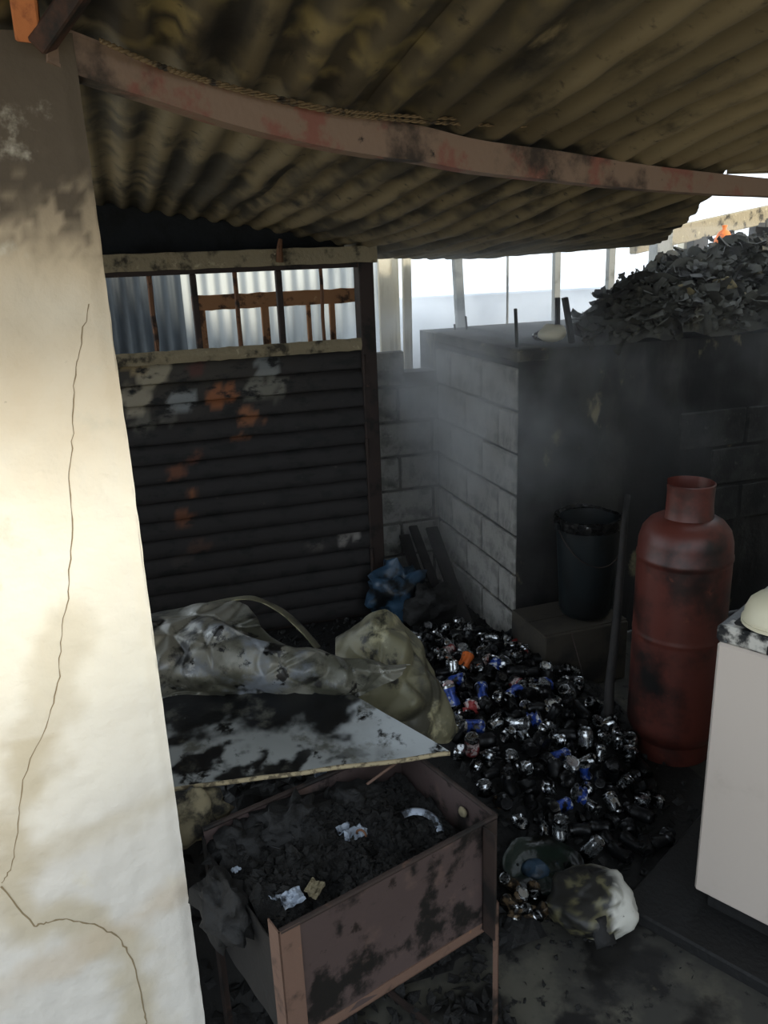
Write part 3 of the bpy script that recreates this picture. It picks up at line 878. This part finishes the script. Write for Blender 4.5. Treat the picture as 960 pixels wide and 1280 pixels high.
# ---------------------------------------------------------------- appliance on its black slab
CA = Vector((1.392, 1.60, 0)); ANG = math.radians(-62)
e1 = Vector((math.cos(ANG), math.sin(ANG), 0)); e2 = Vector((-e1.y, e1.x, 0))    # along the visible side, and inwards
pl = MB().box(-.16, .75, -.13, .72, -.008, .035)  # low slab in one even black, wider than the appliance
tag(pl.build('slab', m_char, bevel=.006, loc=CA), 'low black plinth under the white appliance', 'slab').rotation_euler = (0, 0, ANG)
ap = thing('appliance_cabinet', 'white enamelled appliance cabinet with dark chipped top beside the gas cylinder', 'appliance', CA + Vector((0, 0, .035)), ANG)
b = MB(); b.box(0, .62, 0, .58, .06, .86); b.build('body', m_white, ap, bevel=.007)
MB().box(.03, .59, .03, .55, 0, .06).build('kick_base', m_char, ap, bevel=.004)
b = MB(); b.box(-.004, .624, -.004, .584, .862, .912); tf = b.build('top_frame', m_whiteburnt, ap, bevel=.008)
b = MB(); b.box(.03, .60, .02, .56, .912, .922); b.build('top_plate', m_char, ap, bevel=.004)
for x in (.14, .40):
    MB().box(x - .012, x + .012, -.010, 0, .868, .892).build('catch', m_char, tf, bevel=.002)
# cream pot-like dome lying on top
DM = az(972, 780, .957)
hl = thing('cream_dome', 'cracked cream dome lying upside down on the appliance top', 'dome', DM, .3)
b = MB(); b.lathe([(.088, .0), (.092, .004), (.093, .016), (.088, .022), (.086, .045), (.076, .075), (.055, .098), (.028, .11), (0, .113)], 28)
b.v = [(x * .9 * (1 + .03 * nz((x, y, z), 12)), y * .95, z * .8) for x, y, z in b.v]
b.build('shell', m_cream, hl, smooth=True)
b = MB(); b.lathe([(.082, -.001), (.088, .001), (.088, .009), (.082, .011)], 28); b.build('rim', m_cream, hl, smooth=True)

# ---------------------------------------------------------------- can heap and charred rubbish on the floor
poly = [(1.12, 3.36), (1.30, 3.5), (1.56, 3.5), (1.60, 2.90), (1.72, 2.84), (1.62, 2.62), (1.70, 2.40), (1.62, 2.1), (1.50, 1.95), (1.18, 1.98), (1.02, 2.10), (1.00, 2.50), (.98, 2.9)]
def inside(x, y, pg):
    r = False
    for i in range(len(pg)):
        x1, y1 = pg[i]; x2, y2 = pg[i - 1]
        if (y1 > y) != (y2 > y) and x < (x2 - x1) * (y - y1) / (y2 - y1) + x1: r = not r
    return r
def can_h(u, v):
    d = math.hypot((u - 1.25) / .62, (v - 2.85) / .85)
    return max(0, .17 * (1 - d * d)) + .02 * fbm((u, v, 2), 5) * sstep(1.15, .8, d)
b = MB(); rnd = random.Random(21)
b.grid([[Vector((.35 + 1.5 * j / 70, 1.75 + 2.3 * i / 90, -.008 + max(0, can_h(.35 + 1.5 * j / 70, 1.75 + 2.3 * i / 90) + .008))) for j in range(71)] for i in range(91)])
pts = []
for _ in range(2600):
    u, v = rnd.uniform(.3, 1.8), rnd.uniform(1.75, 4.0)
    if not inside(u, v, poly) and rnd.random() < .35: continue
    pts.append((u, v, .008 + max(0, can_h(u, v)) + rnd.uniform(0, .012)))
shards(b, pts, .008, .03, rnd, .5)
tag(b.build('charred_rubbish', m_char), 'black charred rubbish covering the floor under the cans', 'rubbish', kind='stuff')

def can_mesh(name, crush, twist, seed, body):
    r, h = .0325, .118
    prof = [(0, .007), (.020, .006), (.0245, .0), (.0265, .002), (r, .012), (r, .035), (r, .058), (r, .082), (r, .103), (.0275, .1155), (.0278, .118), (.0255, .1175), (.025, .1135), (0, .1125)]
    mis = [1, 1, 1, 1, 0, 0, 0, 0, 1, 1, 1, 1, 1]
    mb = MB().lathe(prof, 14, mis=mis)
    rn = random.Random(seed)
    ax = rn.uniform(0, 6.3); cz = rn.uniform(.04, .075)
    out = []
    for x, y, z in mb.v:
        t = z / h
        zz = z * (1 - crush * .55)
        fold = crush * .010 * math.sin(z * 130 + seed)
        rr = math.hypot(x, y)
        if rr > .01 and .08 < t < .93:
            th = math.atan2(y, x)
            den = math.exp(-((z - cz) / .022) ** 2) * max(0, math.cos(th - ax)) * twist * .034
            k = max(.25, (rr + fold * math.cos(2 * th + ax) - den) / rr)
            x, y = x * k, y * k
        bx = crush * .018 * math.sin(PI * t) * math.cos(ax)
        out.append((x + bx, y + crush * .012 * t * math.sin(seed), zz - h * .3))
    mb.v = out
    return mb.mesh(name, [m_cbody[body], m_alusoot if body in ('soot',) else m_alu], smooth=True)
KIND = {'soot': 'soot-blackened crushed drinks can in the can heap', 'silver': 'bare silver crushed drinks can in the can heap', 'blue': 'blue and white printed crushed drinks can in the can heap',
        'red': 'red and pale printed crushed drinks can in the can heap', 'orange': 'orange crushed drinks can in the can heap', 'gold': 'brassy scorched drinks can on the floor by the brazier'}
LIB = {k: [can_mesh('drinks_can', c, t, i * 3 + 1, k) for i, (c, t) in enumerate(((.1, .5), (.5, .7), (.9, .4), (.3, 1.0), (.75, .9)))] for k in KIND}
CRUSH = ('barely dented', 'half-crushed', 'squashed flat', 'side-dented', 'crumpled')
MARK = (('beside the peaked sheet', .85, 2.35), ('beside the cardboard box', 1.6, 2.8), ('before the gas cylinder', 1.72, 2.2), ('below the charred planks', 1.45, 3.5), ('behind the brazier', .95, 1.9), ('in the middle of the heap', 1.3, 2.65))
LOOK = {'soot': 'soot-blackened', 'silver': 'bare silver', 'blue': 'blue and white', 'red': 'red and pale', 'orange': 'orange', 'gold': 'brassy'}
def can_label(kind, i, p):
    m = min(MARK, key=lambda q: math.hypot(p.x - q[1], p.y - q[2]))[0]
    return '%s %s drinks can %s' % (LOOK[kind], CRUSH[i % 5], m + ('' if 'heap' in m else ' in the heap'))
def put_can(kind, p, rot, i, label=None, group=None, s=1.0):
    o = bpy.data.objects.new('drinks_can', LIB[kind][i % 5])
    COL.objects.link(o)
    o.location = p; o.rotation_euler = rot; o.scale = (s, s, s)
    tag(o, label or KIND[kind], 'can', group or 'crushed cans in the heap')
    return o
placed = []
def try_can(kind, p, rr, s=1.0, dmin=.05):
    for q in placed:
        if (q - p).length < dmin: return False
    placed.append(p.copy())
    ci = rr.randrange(5)
    put_can(kind, p, (rr.choice((PI / 2, PI / 2 + rr.uniform(-.6, .6), rr.uniform(-.7, .7))), rr.uniform(-.4, .4), rr.uniform(0, 6.28)), ci, can_label(kind, ci, p), s=s)
    return True
rnd = random.Random(33)
# coloured ones where the photograph shows them
for kind, px, py in (('blue', 682, 856), ('blue', 618, 828), ('blue', 668, 900), ('blue', 596, 908), ('blue', 575, 850), ('blue', 602, 862), ('red', 650, 856), ('red', 588, 884), ('red', 590, 935), ('orange', 580, 831), ('silver', 628, 827), ('silver', 645, 822), ('silver', 608, 800), ('silver', 713, 958), ('silver', 788, 942), ('silver', 772, 918), ('blue', 640, 868), ('silver', 742, 880), ('red', 560, 862), ('silver', 690, 885), ('silver', 640, 905), ('blue', 566, 876)):
    z = .06
    for _ in range(4):
        p = az(px, py, z); z = max(0, can_h(p.x, p.y)) + .03
    p = az(px, py, z + .015)
    try_can(kind, p, rnd, .85, .03)
n = 0
for _ in range(9000):
    if n >= 270: break
    u, v = rnd.uniform(.98, 1.75), rnd.uniform(1.9, 3.52)
    if not inside(u, v, poly): continue
    if v < 2.2 and rnd.random() < .72: continue
    if (u - 1.87) ** 2 + (v - 2.36) ** 2 < .045: continue
    p = Vector((u, v, max(0, can_h(u, v)) + rnd.uniform(.02, .05)))
    kind = rnd.choices(('soot', 'silver', 'blue', 'red'), (.60, .355, .025, .02))[0]
    if try_can(kind, p, rnd, rnd.uniform(.62, .88), .053): n += 1
# the ones at the foot of the brazier
for px, py, k in ((640, 1105, 0), (652, 1120, 2), (668, 1113, 1), (636, 1128, 3), (660, 1138, 4), (676, 1140, 1), (645, 1142, 2)):
    p = az(px, py, .045)
    placed.append(p)
    put_can('gold', p, (rnd.uniform(0, 3), rnd.uniform(-.5, .5), rnd.uniform(0, 6)), k, group='brassy cans by the brazier', s=.6)
p = az(625, 1002, .05); put_can('gold', p, (.3, .5, 1), 2, 'tan scorched can behind the brazier corner', s=.8)
p = az(735, 1065, .04)
put_can('silver', p, (.5, .3, .5), 0, 'bright silver can standing behind the melted container', 'loose cans on the floor', .8)
for px, py in ((770, 1062), (785, 1050), (820, 1052), (832, 1046), (808, 1060), (760, 1050)):
    p = az(px, py, .03); put_can('soot' if px % 3 else 'silver', p, (PI / 2, rnd.uniform(-.4, .4), rnd.uniform(0, 6)), px, 'sooty crushed can lying on the floor before the gas cylinder', 'loose cans on the floor', .75)

# ---------------------------------------------------------------- floor things at the lower right
p = az(742, 1130, .07)
mc = thing('melted_container', 'melted white plastic container with scorched hollow on the bare floor', 'container', (p.x, p.y, 0))
b = MB(); G = []
dent = Vector((-.45, -.35, .82)).normalized()
wdir = Vector((.80, -.15, -.25)).normalized()
cW, cK, cO = np.array(lin('b4b3ab')), np.array(lin('191815')), np.array(lin('5d593f'))
for i in range(33):
    t = PI * i / 32
    row = []
    for k in range(48):
        d = Vector((math.sin(t) * math.cos(2 * PI * k / 48), math.sin(t) * math.sin(2 * PI * k / 48), -math.cos(t)))
        f = 1 + .16 * fbm(d, 1.5, 3) - .34 * math.exp(-((d - dent).length / .55) ** 2) - .10 * math.exp(-((d - Vector((.1, -.8, .5))).length / .3) ** 2)
        p = Vector((d.x * .13, d.y * .115, d.z * .085)) * f
        p.z = max(p.z + .078, 0)
        row.append(p)
        n1 = fbm(d, 3.2)
        w = sstep(.05, .35, d.dot(wdir) + .35 * n1)
        o_ = sstep(.1, .4, fbm(d + Vector((4, 0, 0)), 3)) * .8
        c = cK * (1 - o_) + cO * o_
        b.c.append(tuple(np.clip(c * (1 - w) + cW * w, 0, 1)))
    G.append(row)
b.grid(G, close_u=True).build('shell', M('melted_scorched_plastic', 'a8a698', .5, attr=True, layers=(('14130f', 24, .62, .7),), bump=(30, .3, .008)), mc, smooth='all')
q0 = Vector((-.035, -.075, .105))
G = [[q0 + Vector((.030 * (k - 4) / 4, -.012 * r - .012 * math.cos((k - 4) / 3), -.014 * r + .008 * math.cos((k - 4) / 2) + .004 * nz((k, r, 0), .6))) for k in range(9)] for r in range(5)]
sheet(MB(), G, .003).build('curled_flap', m_char, mc, smooth='all')
p = az(678, 1085, .03)
gb = thing('melted_tray', 'round melted tray of dark green and blue plastic behind the cans', 'tray', (p.x, p.y, 0.006), .3)
b = MB(); b.lathe([(0, 0), (.09, 0), (.115, .012), (.125, .04), (.118, .046), (.108, .022), (.085, .012), (0, .01)], 34)
b.v = [(x * 1.1 * (1 + .1 * nz((x, y, 0), 12)), y * (1 + .15 * nz((y, x, 2), 12)), max(0, z + .014 * nz((x, y, z), 22) * (z > .005))) for x, y, z in b.v]
b.build('dish', m_green, gb, smooth='all')
b = MB(); b.lathe([(0, .028), (.03, .026), (.045, .014), (.046, .008)], 16, (-.01, .02, 0))
b.v = [(x, y, z + .008 * nz((x, y, 0), 40)) for x, y, z in b.v]
b.build('melted_cap', m_blue, gb, smooth='all')

# ---------------------------------------------------------------- brazier
BA = math.atan2(.16, .517)
BO = Vector((.142, 1.234, 0))
L, Wd, ZR, ZB = .541, .36, .70, .415
br = thing('brazier', 'rusty brown steel charcoal brazier on legs, filled with ash and burnt scraps', 'brazier', BO, BA)
def plate(name, c0, c1, z0, z1, th, m, inward):
    """sheet-steel side between two corners, slightly buckled"""
    c0, c1 = Vector(c0), Vector(c1)
    nrm = Vector(inward)
    G = []
    for i in range(9):
        z = z0 + (z1 - z0) * i / 8
        G.append([Vector((*(c0.lerp(c1, j / 16)).xy, z)) + nrm * (.010 * math.sin(PI * j / 16) * math.sin(PI * i / 8) + .004 * nz((j * .3, i * .3, c0.x * 5))) for j in range(17)])
    mb = sheet(MB(), G, th)
    return mb.build(name, m, br, smooth=True)
plate('front_panel', (0, 0, 0), (L, 0, 0), ZB, ZR, -.003, m_brazier, (0, 1, 0))
plate('end_panel', (L, 0, 0), (L, Wd, 0), ZB, ZR, -.003, m_brazier, (-1, 0, 0))
plate('back_panel', (L, Wd, 0), (0, Wd, 0), ZB, ZR, -.003, m_brazier, (0, -1, 0))
plate('end_panel', (0, Wd, 0), (0, 0, 0), ZB, ZR - .05, -.003, m_braziersoot, (1, 0, 0))
MB().box(.002, L - .002, .002, Wd - .002, ZB, ZB + .004).build('bottom_plate', m_brazier, br)
# rolled rims, bottom angle irons, corner angle and legs
def angle(a, c, w, up, side, m=m_brazrust, name='angle_iron'):
    a, c, up, side = Vector(a), Vector(c), Vector(up), Vector(side)
    mb = MB()
    for d, e in ((up, side), (side, up)):
        vs = [p + d * w * i + e * .003 * j for p in (a, c) for i, j in ((0, 0), (1, 0), (1, 1), (0, 1))]
        mb.add(vs, [(3, 2, 1, 0), (4, 5, 6, 7), (0, 1, 5, 4), (1, 2, 6, 5), (2, 3, 7, 6), (3, 0, 4, 7)])
    return mb.build(name, m, br)
angle((-.004, -.004, ZB - .012), (L + .004, -.004, ZB - .012), .028, (0, 0, 1), (0, 1, 0))
angle((L + .004, 0, ZB - .012), (L + .004, Wd, ZB - .012), .028, (0, 0, 1), (-1, 0, 0))
MB().tube([(0, 0, ZR), (L, 0, ZR)], .006, 8).build('rim', m_frame, br, smooth=True)
MB().tube([(L, 0, ZR), (L, Wd, ZR)], .006, 8).build('rim', m_frame, br, smooth=True)
MB().tube([(L, Wd, ZR), (0, Wd, ZR)], .006, 8).build('rim', m_frame, br, smooth=True)
angle((-.005, -.005, 0.0), (-.005, -.005, ZR + .003), .045, (1, 0, 0), (0, 1, 0), name='leg')
angle((L + .006, -.006, 0.0), (L + .006, -.006, ZB + .05), .016, (-1, 0, 0), (0, 1, 0), name='leg')
angle((L + .005, Wd + .005, 0.0), (L + .005, Wd + .005, ZR), .02, (-1, 0, 0), (0, -1, 0), m_frame, name='leg')
angle((-.005, Wd + .005, 0.0), (-.005, Wd + .005, ZR - .02), .02, (1, 0, 0), (0, -1, 0), m_frame, name='leg')
angle((L - .045, -.007, ZB), (L - .045, -.007, ZR), .04, (1, 0, 0), (0, -1, 0), m_frame, name='corner_strap')
# ash filling
RB = Matrix.Rotation(BA, 3, 'Z')
def in_br(x, y, z=0):
    return BO + RB @ Vector((x, y, 0)) + Vector((0, 0, z))
def ash_z(x, y):
    return .60 + .05 * math.exp(-((x - .22) ** 2 + (y - .26) ** 2) / .03) + .035 * fbm((x, y, 3), 9) + .02 * sstep(.15, .0, x) + .03 * sstep(.2, .34, y) + .015 * fbm((x, y, 8), 30)
b = MB(); rnd = random.Random(41)
b.grid([[Vector((.012 + (L - .024) * j / 70, .012 + (Wd - .024) * i / 50, ash_z(.012 + (L - .024) * j / 70, .012 + (Wd - .024) * i / 50))) for j in range(71)] for i in range(51)])
pts = [(x, y, ash_z(x, y) + .004) for x, y in [(rnd.uniform(.03, L - .03), rnd.uniform(.03, Wd - .03)) for _ in range(1500)]]
shards(b, pts, .005, .02, rnd, .6)
tag(b.build('ash_and_embers', m_ash, loc=BO), 'black ash and charred scraps filling the brazier', 'ash', kind='stuff').rotation_euler = (0, 0, BA)
# scraps in the ash
def at_ash(px, py):
    z = .62
    for _ in range(4):
        p = az(px, py, z)
        q = RB.inverted() @ (p - BO)
        z = ash_z(min(max(q.x, .03), L - .03), min(max(q.y, .03), Wd - .03))
    return az(px, py, z)
def crumple(name, m, p, s, seed, label, cat, rot=(0, 0, 0), group=None):
    G = []
    for r in range(9):
        G.append([Vector(((r - 4) / 4 * s, (k - 4) / 4 * s * .7, s * .55 * noise.fractal(Vector((r * .42 + seed, k * .42, seed)), 1, 2, 3) + s * .25)) for k in range(9)])
    o = sheet(MB(), G, .0015).build(name, m, loc=p)
    o.rotation_euler = rot
    return tag(o, label, cat, group)
crumple('foil_scrap', m_foil, at_ash(440, 1045) + Vector((0, 0, .008)), .035, 1, 'large pale blue-grey foil scrap in the middle of the ash', 'scrap', (.3, .2, .5))
crumple('foil_scrap', m_foil, at_ash(302, 1042) + Vector((0, 0, .008)), .013, 4, 'small white scrap at the left of the ash', 'scrap', (.3, -.2, 1))
crumple('foil_scrap', m_foil, at_ash(296, 1092) + Vector((0, 0, .008)), .010, 6, 'tiny white scrap near the left end of the brazier', 'scrap', (0, .2, 2))
crumple('foil_scrap', m_foil, at_ash(365, 1130) + Vector((0, 0, .012)), .024, 9, 'white and blue striped scrap by the near rim of the brazier', 'scrap', (.4, 0, .3))
crumple('foil_scrap', m_foil, at_ash(345, 1128) + Vector((0, 0, .01)), .016, 12, 'pale crushed scrap beside the striped one in the brazier', 'scrap', (.2, .3, 2.1))
crumple('cloth_scrap', m_sack, at_ash(392, 1118) + Vector((0, 0, .012)), .022, 15, 'tan cloth scrap by the near rim of the brazier', 'scrap', (.5, 0, .9))
crumple('foil_scrap', m_foil, at_ash(400, 972) + Vector((0, 0, .01)), .018, 18, 'white curled scrap below the panel edge', 'scrap', (.6, .3, .2))
p = at_ash(454, 1055) + Vector((0, 0, .006))
b = MB(); b.tube([Vector((.008 * math.cos(t * .5), t * .0035, .012 + .012 * math.sin(t * .5))) for t in range(9)], .0028, 6)
tag(b.build('rusty_hook', m_rust, smooth='all', loc=p), 'small bent rusty hook lying in the ash', 'hook')
p = at_ash(522, 1046) + Vector((0, 0, .012))
b = MB(); b.grid([[Vector((r * math.cos(t), r * math.sin(t), h)) for t in [.3 + 2.2 * k / 14 for k in range(15)]] for r, h in ((.045, .0), (.055, .008), (.062, .005), (.06, .0))])
o = tag(b.build('broken_bowl_rim', m_foil, smooth='all', loc=p), 'curved white broken bowl rim in the ash by the front panel', 'bowl'); o.rotation_euler = (.3, .2, -.5)
p = at_ash(352, 1060) + Vector((0, 0, .012))
b = MB(); b.tube([Vector((.03 * math.cos(t), .022 * math.sin(t), .01 * math.sin(2 * t))) for t in [2 * PI * k / 24 for k in range(24)]], .0018, 5)
tag(b.build('wire_ring', m_alusoot, smooth='all', loc=p), 'thin blackened wire ring lying in the ash', 'ring')
p = in_br(L - .012, .10, .655)
b = MB(); b.lathe([(0, -.006), (.010, -.005), (.014, 0), (.010, .005), (0, .006)], 12); 
o = tag(b.build('bolt_head', m_sack, smooth='all', loc=p), 'pale round bolt head on the inner end panel of the brazier', 'bolt'); o.rotation_euler = (0, PI / 2, BA)
a0, a1 = az(432, 1000, .64), az(500, 950, .715)
tag(MB().tube([a0, a0.lerp(a1, .5), a1], .004, 7).build('iron_rod', m_brazrust, smooth='all', off=a0, loc=a0), 'thin iron rod slanting across the back of the brazier', 'rod')
a0, a1 = az(262, 1130, .60), az(318, 1092, .64)
tag(MB().bar(a0, a1, .014, .01).build('charred_stick', m_wood, bevel=.002, off=a0, loc=a0), 'charred stick lying over the left end of the brazier', 'stick')
a0, a1 = az(478, 1262, 0.012), az(560, 1290, .012)
tag(MB().bar(az(480, 1235, .012), az(560, 1300, .012), .012, .012).build('iron_strip', m_frame), 'thin dark iron strip on the floor under the brazier', 'strip')

# charred cloth and bags slumped over the left end of the brazier
for i, (x, y, z, r, sc, lab) in enumerate(((.08, .33, .64, .065, (1.2, .9, .75), 'charred black bundle heaped on the left back corner of the brazier'), (.20, .31, .66, .07, (1.3, .8, .7), 'charred black bundle in the ash under the board edge'), (-.03, .20, .62, .06, (.8, 1.3, .9), 'charred rag hanging over the left end of the brazier'), (.36, .30, .645, .05, (1.5, .8, .6), 'small charred lump in the ash near the iron rod'))):
    o = blob('charred_bundle', m_char, in_br(x, y, z), r, sc, .55, 20 + i * 3, rot=(.2 * i, .1, BA), freq=2.6)
    tag(o, lab, 'charred bundle')

# ---------------------------------------------------------------- scorched panel and crumpled sheets behind the brazier
pn = thing('scorched_board', 'flat scorched white board with fibre edge resting on the brazier back', 'board', (.25, 1.8, .7))
off = Vector((.25, 1.8, .7))
A_, B_, C_, D_ = az(150, 992, .745), az(562, 940, .735), az(428, 862, .80), az(150, 872, .80)
ctrl = [[A_, A_.lerp(B_, .35), A_.lerp(B_, .7), B_], [A_.lerp(D_, .5), A_.lerp(D_, .5).lerp(B_.lerp(C_, .5), .35) + Vector((0, 0, .012)), A_.lerp(D_, .5).lerp(B_.lerp(C_, .5), .7) + Vector((0, 0, -.006)), B_.lerp(C_, .5) + Vector((0, 0, .004))], [D_, D_.lerp(C_, .35), D_.lerp(C_, .7) + Vector((0, 0, .01)), C_]]
G = spline_grid(ctrl, 70, 150, .004, 9, 2)
mb = sheet(MB(), G, .010)
cW, cK, cO = np.array(lin('94999b')), np.array(lin('111213')), np.array(lin('5f5e54'))
def scorch(i, j, nr, nc, f):
    x, t = j / (nc - 1), i / (nr - 1)
    p = G[i][j]
    n1, n2 = fbm((p.x, p.y * 1.6, 3), 9), fbm((p.x, p.y, 7), 26)
    k = sstep(.34, .60, t + .25 * n1 + .12 * n2 - .25 * sstep(.7, 1, x))
    k = max(k, sstep(.55, .75, .5 + .6 * fbm((p.x, p.y * 2, 11), 7) + .25 * n2) * sstep(.9, .5, x))
    c = cO * .45 + cW * .55
    w = sstep(.65, .9, x + .1 * n1)
    c = c * (1 - w) + cW * 1.15 * w
    return tuple(np.clip(c * (1 - k) + cK * k, 0, 1))
mb.c = [scorch(i, j, 70, 150, 0) for i in range(70) for j in range(150)] + [tuple(cK)] * (70 * 150)
mb.build('sheet', m_panel, pn, smooth=True, off=off)
b = MB(); b.tube([p + Vector((0, -.001, -.005)) for p in G[0]], .0058, 7); b.build('edge_strip', m_edge, pn, smooth='all', off=off)

# first crumpled sheet: a dome at the left running into a long folded tongue
def q(px, py, v): return av(px, py, v)
rows = [
    [q(150, 880, 2.00), q(215, 872, 1.98), q(290, 872, 1.97), q(350, 876, 1.94), q(405, 877, 1.90), q(450, 868, 1.88), q(500, 846, 1.87)],
    [q(150, 845, 2.00), q(215, 838, 1.97), q(275, 836, 1.93), q(340, 842, 1.90), q(400, 846, 1.87), q(455, 842, 1.86), q(503, 838, 1.86)],
    [q(150, 812, 2.06), q(215, 800, 2.03), q(262, 792, 1.99), q(330, 806, 1.95), q(400, 818, 1.91), q(455, 828, 1.89), q(506, 834, 1.88)],
    [q(150, 786, 2.16), q(215, 776, 2.14), q(262, 770, 2.10), q(322, 800, 2.02), q(395, 816, 1.97), q(455, 826, 1.94), q(508, 833, 1.90)],
    [q(150, 772, 2.28), q(210, 765, 2.26), q(260, 757, 2.22), q(305, 757, 2.16), q(325, 800, 2.08), q(420, 824, 2.02), q(480, 832, 1.96)],
]
s1 = sheet(MB(), spline_grid(rows, 90, 170, .010, 12, 4, 10, .050), .0025)
tag(s1.build('crumpled_sheet', m_crumple, smooth='all', off=rows[0][2], loc=rows[0][2]), 'crumpled scorched metal sheet domed behind the flat panel', 'metal sheet')
# curled strip behind it, round the black opening
rows = [
    [q(150, 780, 2.34), q(215, 768, 2.34), q(270, 755, 2.34), q(310, 749, 2.34), q(345, 762, 2.33), q(372, 785, 2.30), q(396, 812, 2.26)],
    [q(150, 776, 2.44), q(215, 762, 2.44), q(270, 750, 2.44), q(315, 745, 2.43), q(352, 760, 2.42), q(380, 783, 2.38), q(402, 808, 2.33)],
]
s1 = sheet(MB(), spline_grid(rows, 8, 60, .005, 13, 9), .0025)
tag(s1.build('curled_strip', m_olive, smooth='all', off=rows[0][2], loc=rows[0][2]), 'curled strip of sheet arching over the black opening behind the dome', 'metal strip')
# second crumpled sheet at the right, peaked
rows = [
    [q(440, 905, 2.02), q(480, 912, 1.99), q(520, 920, 1.98), q(556, 930, 2.00), q(574, 912, 2.06)],
    [q(425, 865, 2.05), q(470, 868, 2.00), q(510, 872, 1.97), q(545, 878, 2.02), q(560, 880, 2.10)],
    [q(418, 822, 2.12), q(455, 822, 2.05), q(492, 828, 2.00), q(526, 836, 2.06), q(541, 842, 2.15)],
    [q(415, 800, 2.20), q(445, 792, 2.12), q(484, 790, 2.05), q(512, 800, 2.13), q(526, 810, 2.22)],
    [q(424, 796, 2.28), q(448, 776, 2.22), q(479, 761, 2.13), q(498, 776, 2.20), q(514, 794, 2.28)],
]
s1 = sheet(MB(), spline_grid(rows, 70, 74, .010, 11, 7, 8, .055), .0025)
tag(s1.build('peaked_sheet', m_olive, smooth='all', off=rows[0][2], loc=rows[0][2]), 'olive scorched sheet standing in a peak beside the can heap', 'metal sheet')
# pale sack under the left of the panel
tag(blob('scorched_sack', m_sack, av(236, 1018, 1.69), .085, (1.0, .6, .95), .35, 5, rot=(.3, .2, 0)), 'pale scorched sack slumped under the left of the panel', 'sack')
# charred remains under and behind the sheets
def und_h(u, v):
    return .50 * sstep(-.35, -.05, u) * sstep(.85, .5, u) * sstep(1.66, 1.9, v) * sstep(2.75, 2.35, v) + .05 * fbm((u, v, 6), 5)
b = MB(); rnd = random.Random(51)
b.grid([[Vector((-.45 + 1.4 * j / 60, 1.66 + 1.3 * i / 50, max(-.004, und_h(-.45 + 1.4 * j / 60, 1.66 + 1.3 * i / 50)))) for j in range(61)] for i in range(51)])
pts = []
for _ in range(1500):
    u, v = rnd.uniform(-.4, .9), rnd.uniform(1.68, 2.9)
    pts.append((u, v, max(0, und_h(u, v)) + .01))
shards(b, pts, .012, .045, rnd, .6)
tag(b.build('charred_remains', m_char), 'mound of black charred remains under the crumpled sheets', 'charred remains', kind='stuff')
# rubbish on the floor left of and under the brazier
b = MB(); rnd = random.Random(61)
pts = [(u, v, .012) for u, v in [(rnd.uniform(-.3, .75), rnd.uniform(1.1, 1.75)) for _ in range(900)]]
shards(b, pts, .008, .04, rnd, .6)
pts = [(u, v, .006) for u, v in [(rnd.gauss(1.05, .2), rnd.gauss(1.75, .16)) for _ in range(260)]]
shards(b, pts, .003, .014, rnd, .6)
tag(b.build('floor_rubbish', m_ash), 'charred crumbs and scraps strewn on the floor round the brazier', 'rubbish', kind='stuff')

# ---------------------------------------------------------------- smoke drifting at the back
sm = bpy.data.materials.new('thin_smoke')
sm.use_nodes = True
nt = sm.node_tree; nt.nodes.clear()
out = nt.nodes.new('ShaderNodeOutputMaterial')
vol = nt.nodes.new('ShaderNodeVolumePrincipled')
vol.inputs['Color'].default_value = (.93, .96, 1, 1)
vol.inputs['Anisotropy'].default_value = .35
tc = nt.nodes.new('ShaderNodeTexCoord')
t = nt.nodes.new('ShaderNodeTexNoise'); t.inputs['Scale'].default_value = 3.0; t.inputs['Detail'].default_value = 4
nt.links.new(tc.outputs['Object'], t.inputs['Vector'])
sep = nt.nodes.new('ShaderNodeSeparateXYZ')
nt.links.new(tc.outputs['Object'], sep.inputs[0])
def mrange(src, a, c, lo, hi):
    r = nt.nodes.new('ShaderNodeMapRange'); r.interpolation_type = 'SMOOTHSTEP'
    for k, x in zip(('From Min', 'From Max', 'To Min', 'To Max'), (a, c, lo, hi)): r.inputs[k].default_value = x
    nt.links.new(src, r.inputs['Value'])
    return r.outputs[0]
def vmath(op, a, c):
    r = nt.nodes.new('ShaderNodeMath'); r.operation = op
    nt.links.new(a, r.inputs[0])
    if isinstance(c, float): r.inputs[1].default_value = c
    else: nt.links.new(c, r.inputs[1])
    return r.outputs[0]
zp = vmath('MULTIPLY', mrange(sep.outputs['Z'], .5, 1.35, .12, 1.0), mrange(sep.outputs['Z'], 1.35, 1.7, 1.0, .12))
up = vmath('MULTIPLY', mrange(sep.outputs['X'], 1.6, 2.2, 1.0, .16), mrange(sep.outputs['X'], 1.2, 1.42, .0, 1.0))
nn = mrange(t.outputs['Fac'], .36, .70, .25, 2.0)
vp = mrange(sep.outputs['Y'], 4.0, 5.2, 1.35, 3.0)
dens = vmath('MULTIPLY', vmath('MULTIPLY', vmath('MULTIPLY', vmath('MULTIPLY', zp, up), nn), vp), 1.0)
nt.links.new(dens, vol.inputs['Density'])
nt.links.new(vol.outputs[0], out.inputs['Volume'])
tag(MB().box(1.21, 4.4, 3.05, 6.6, .3, 2.0).build('smoke', sm), 'thin bluish smoke hanging over the block wall and the cistern', 'smoke', kind='stuff')
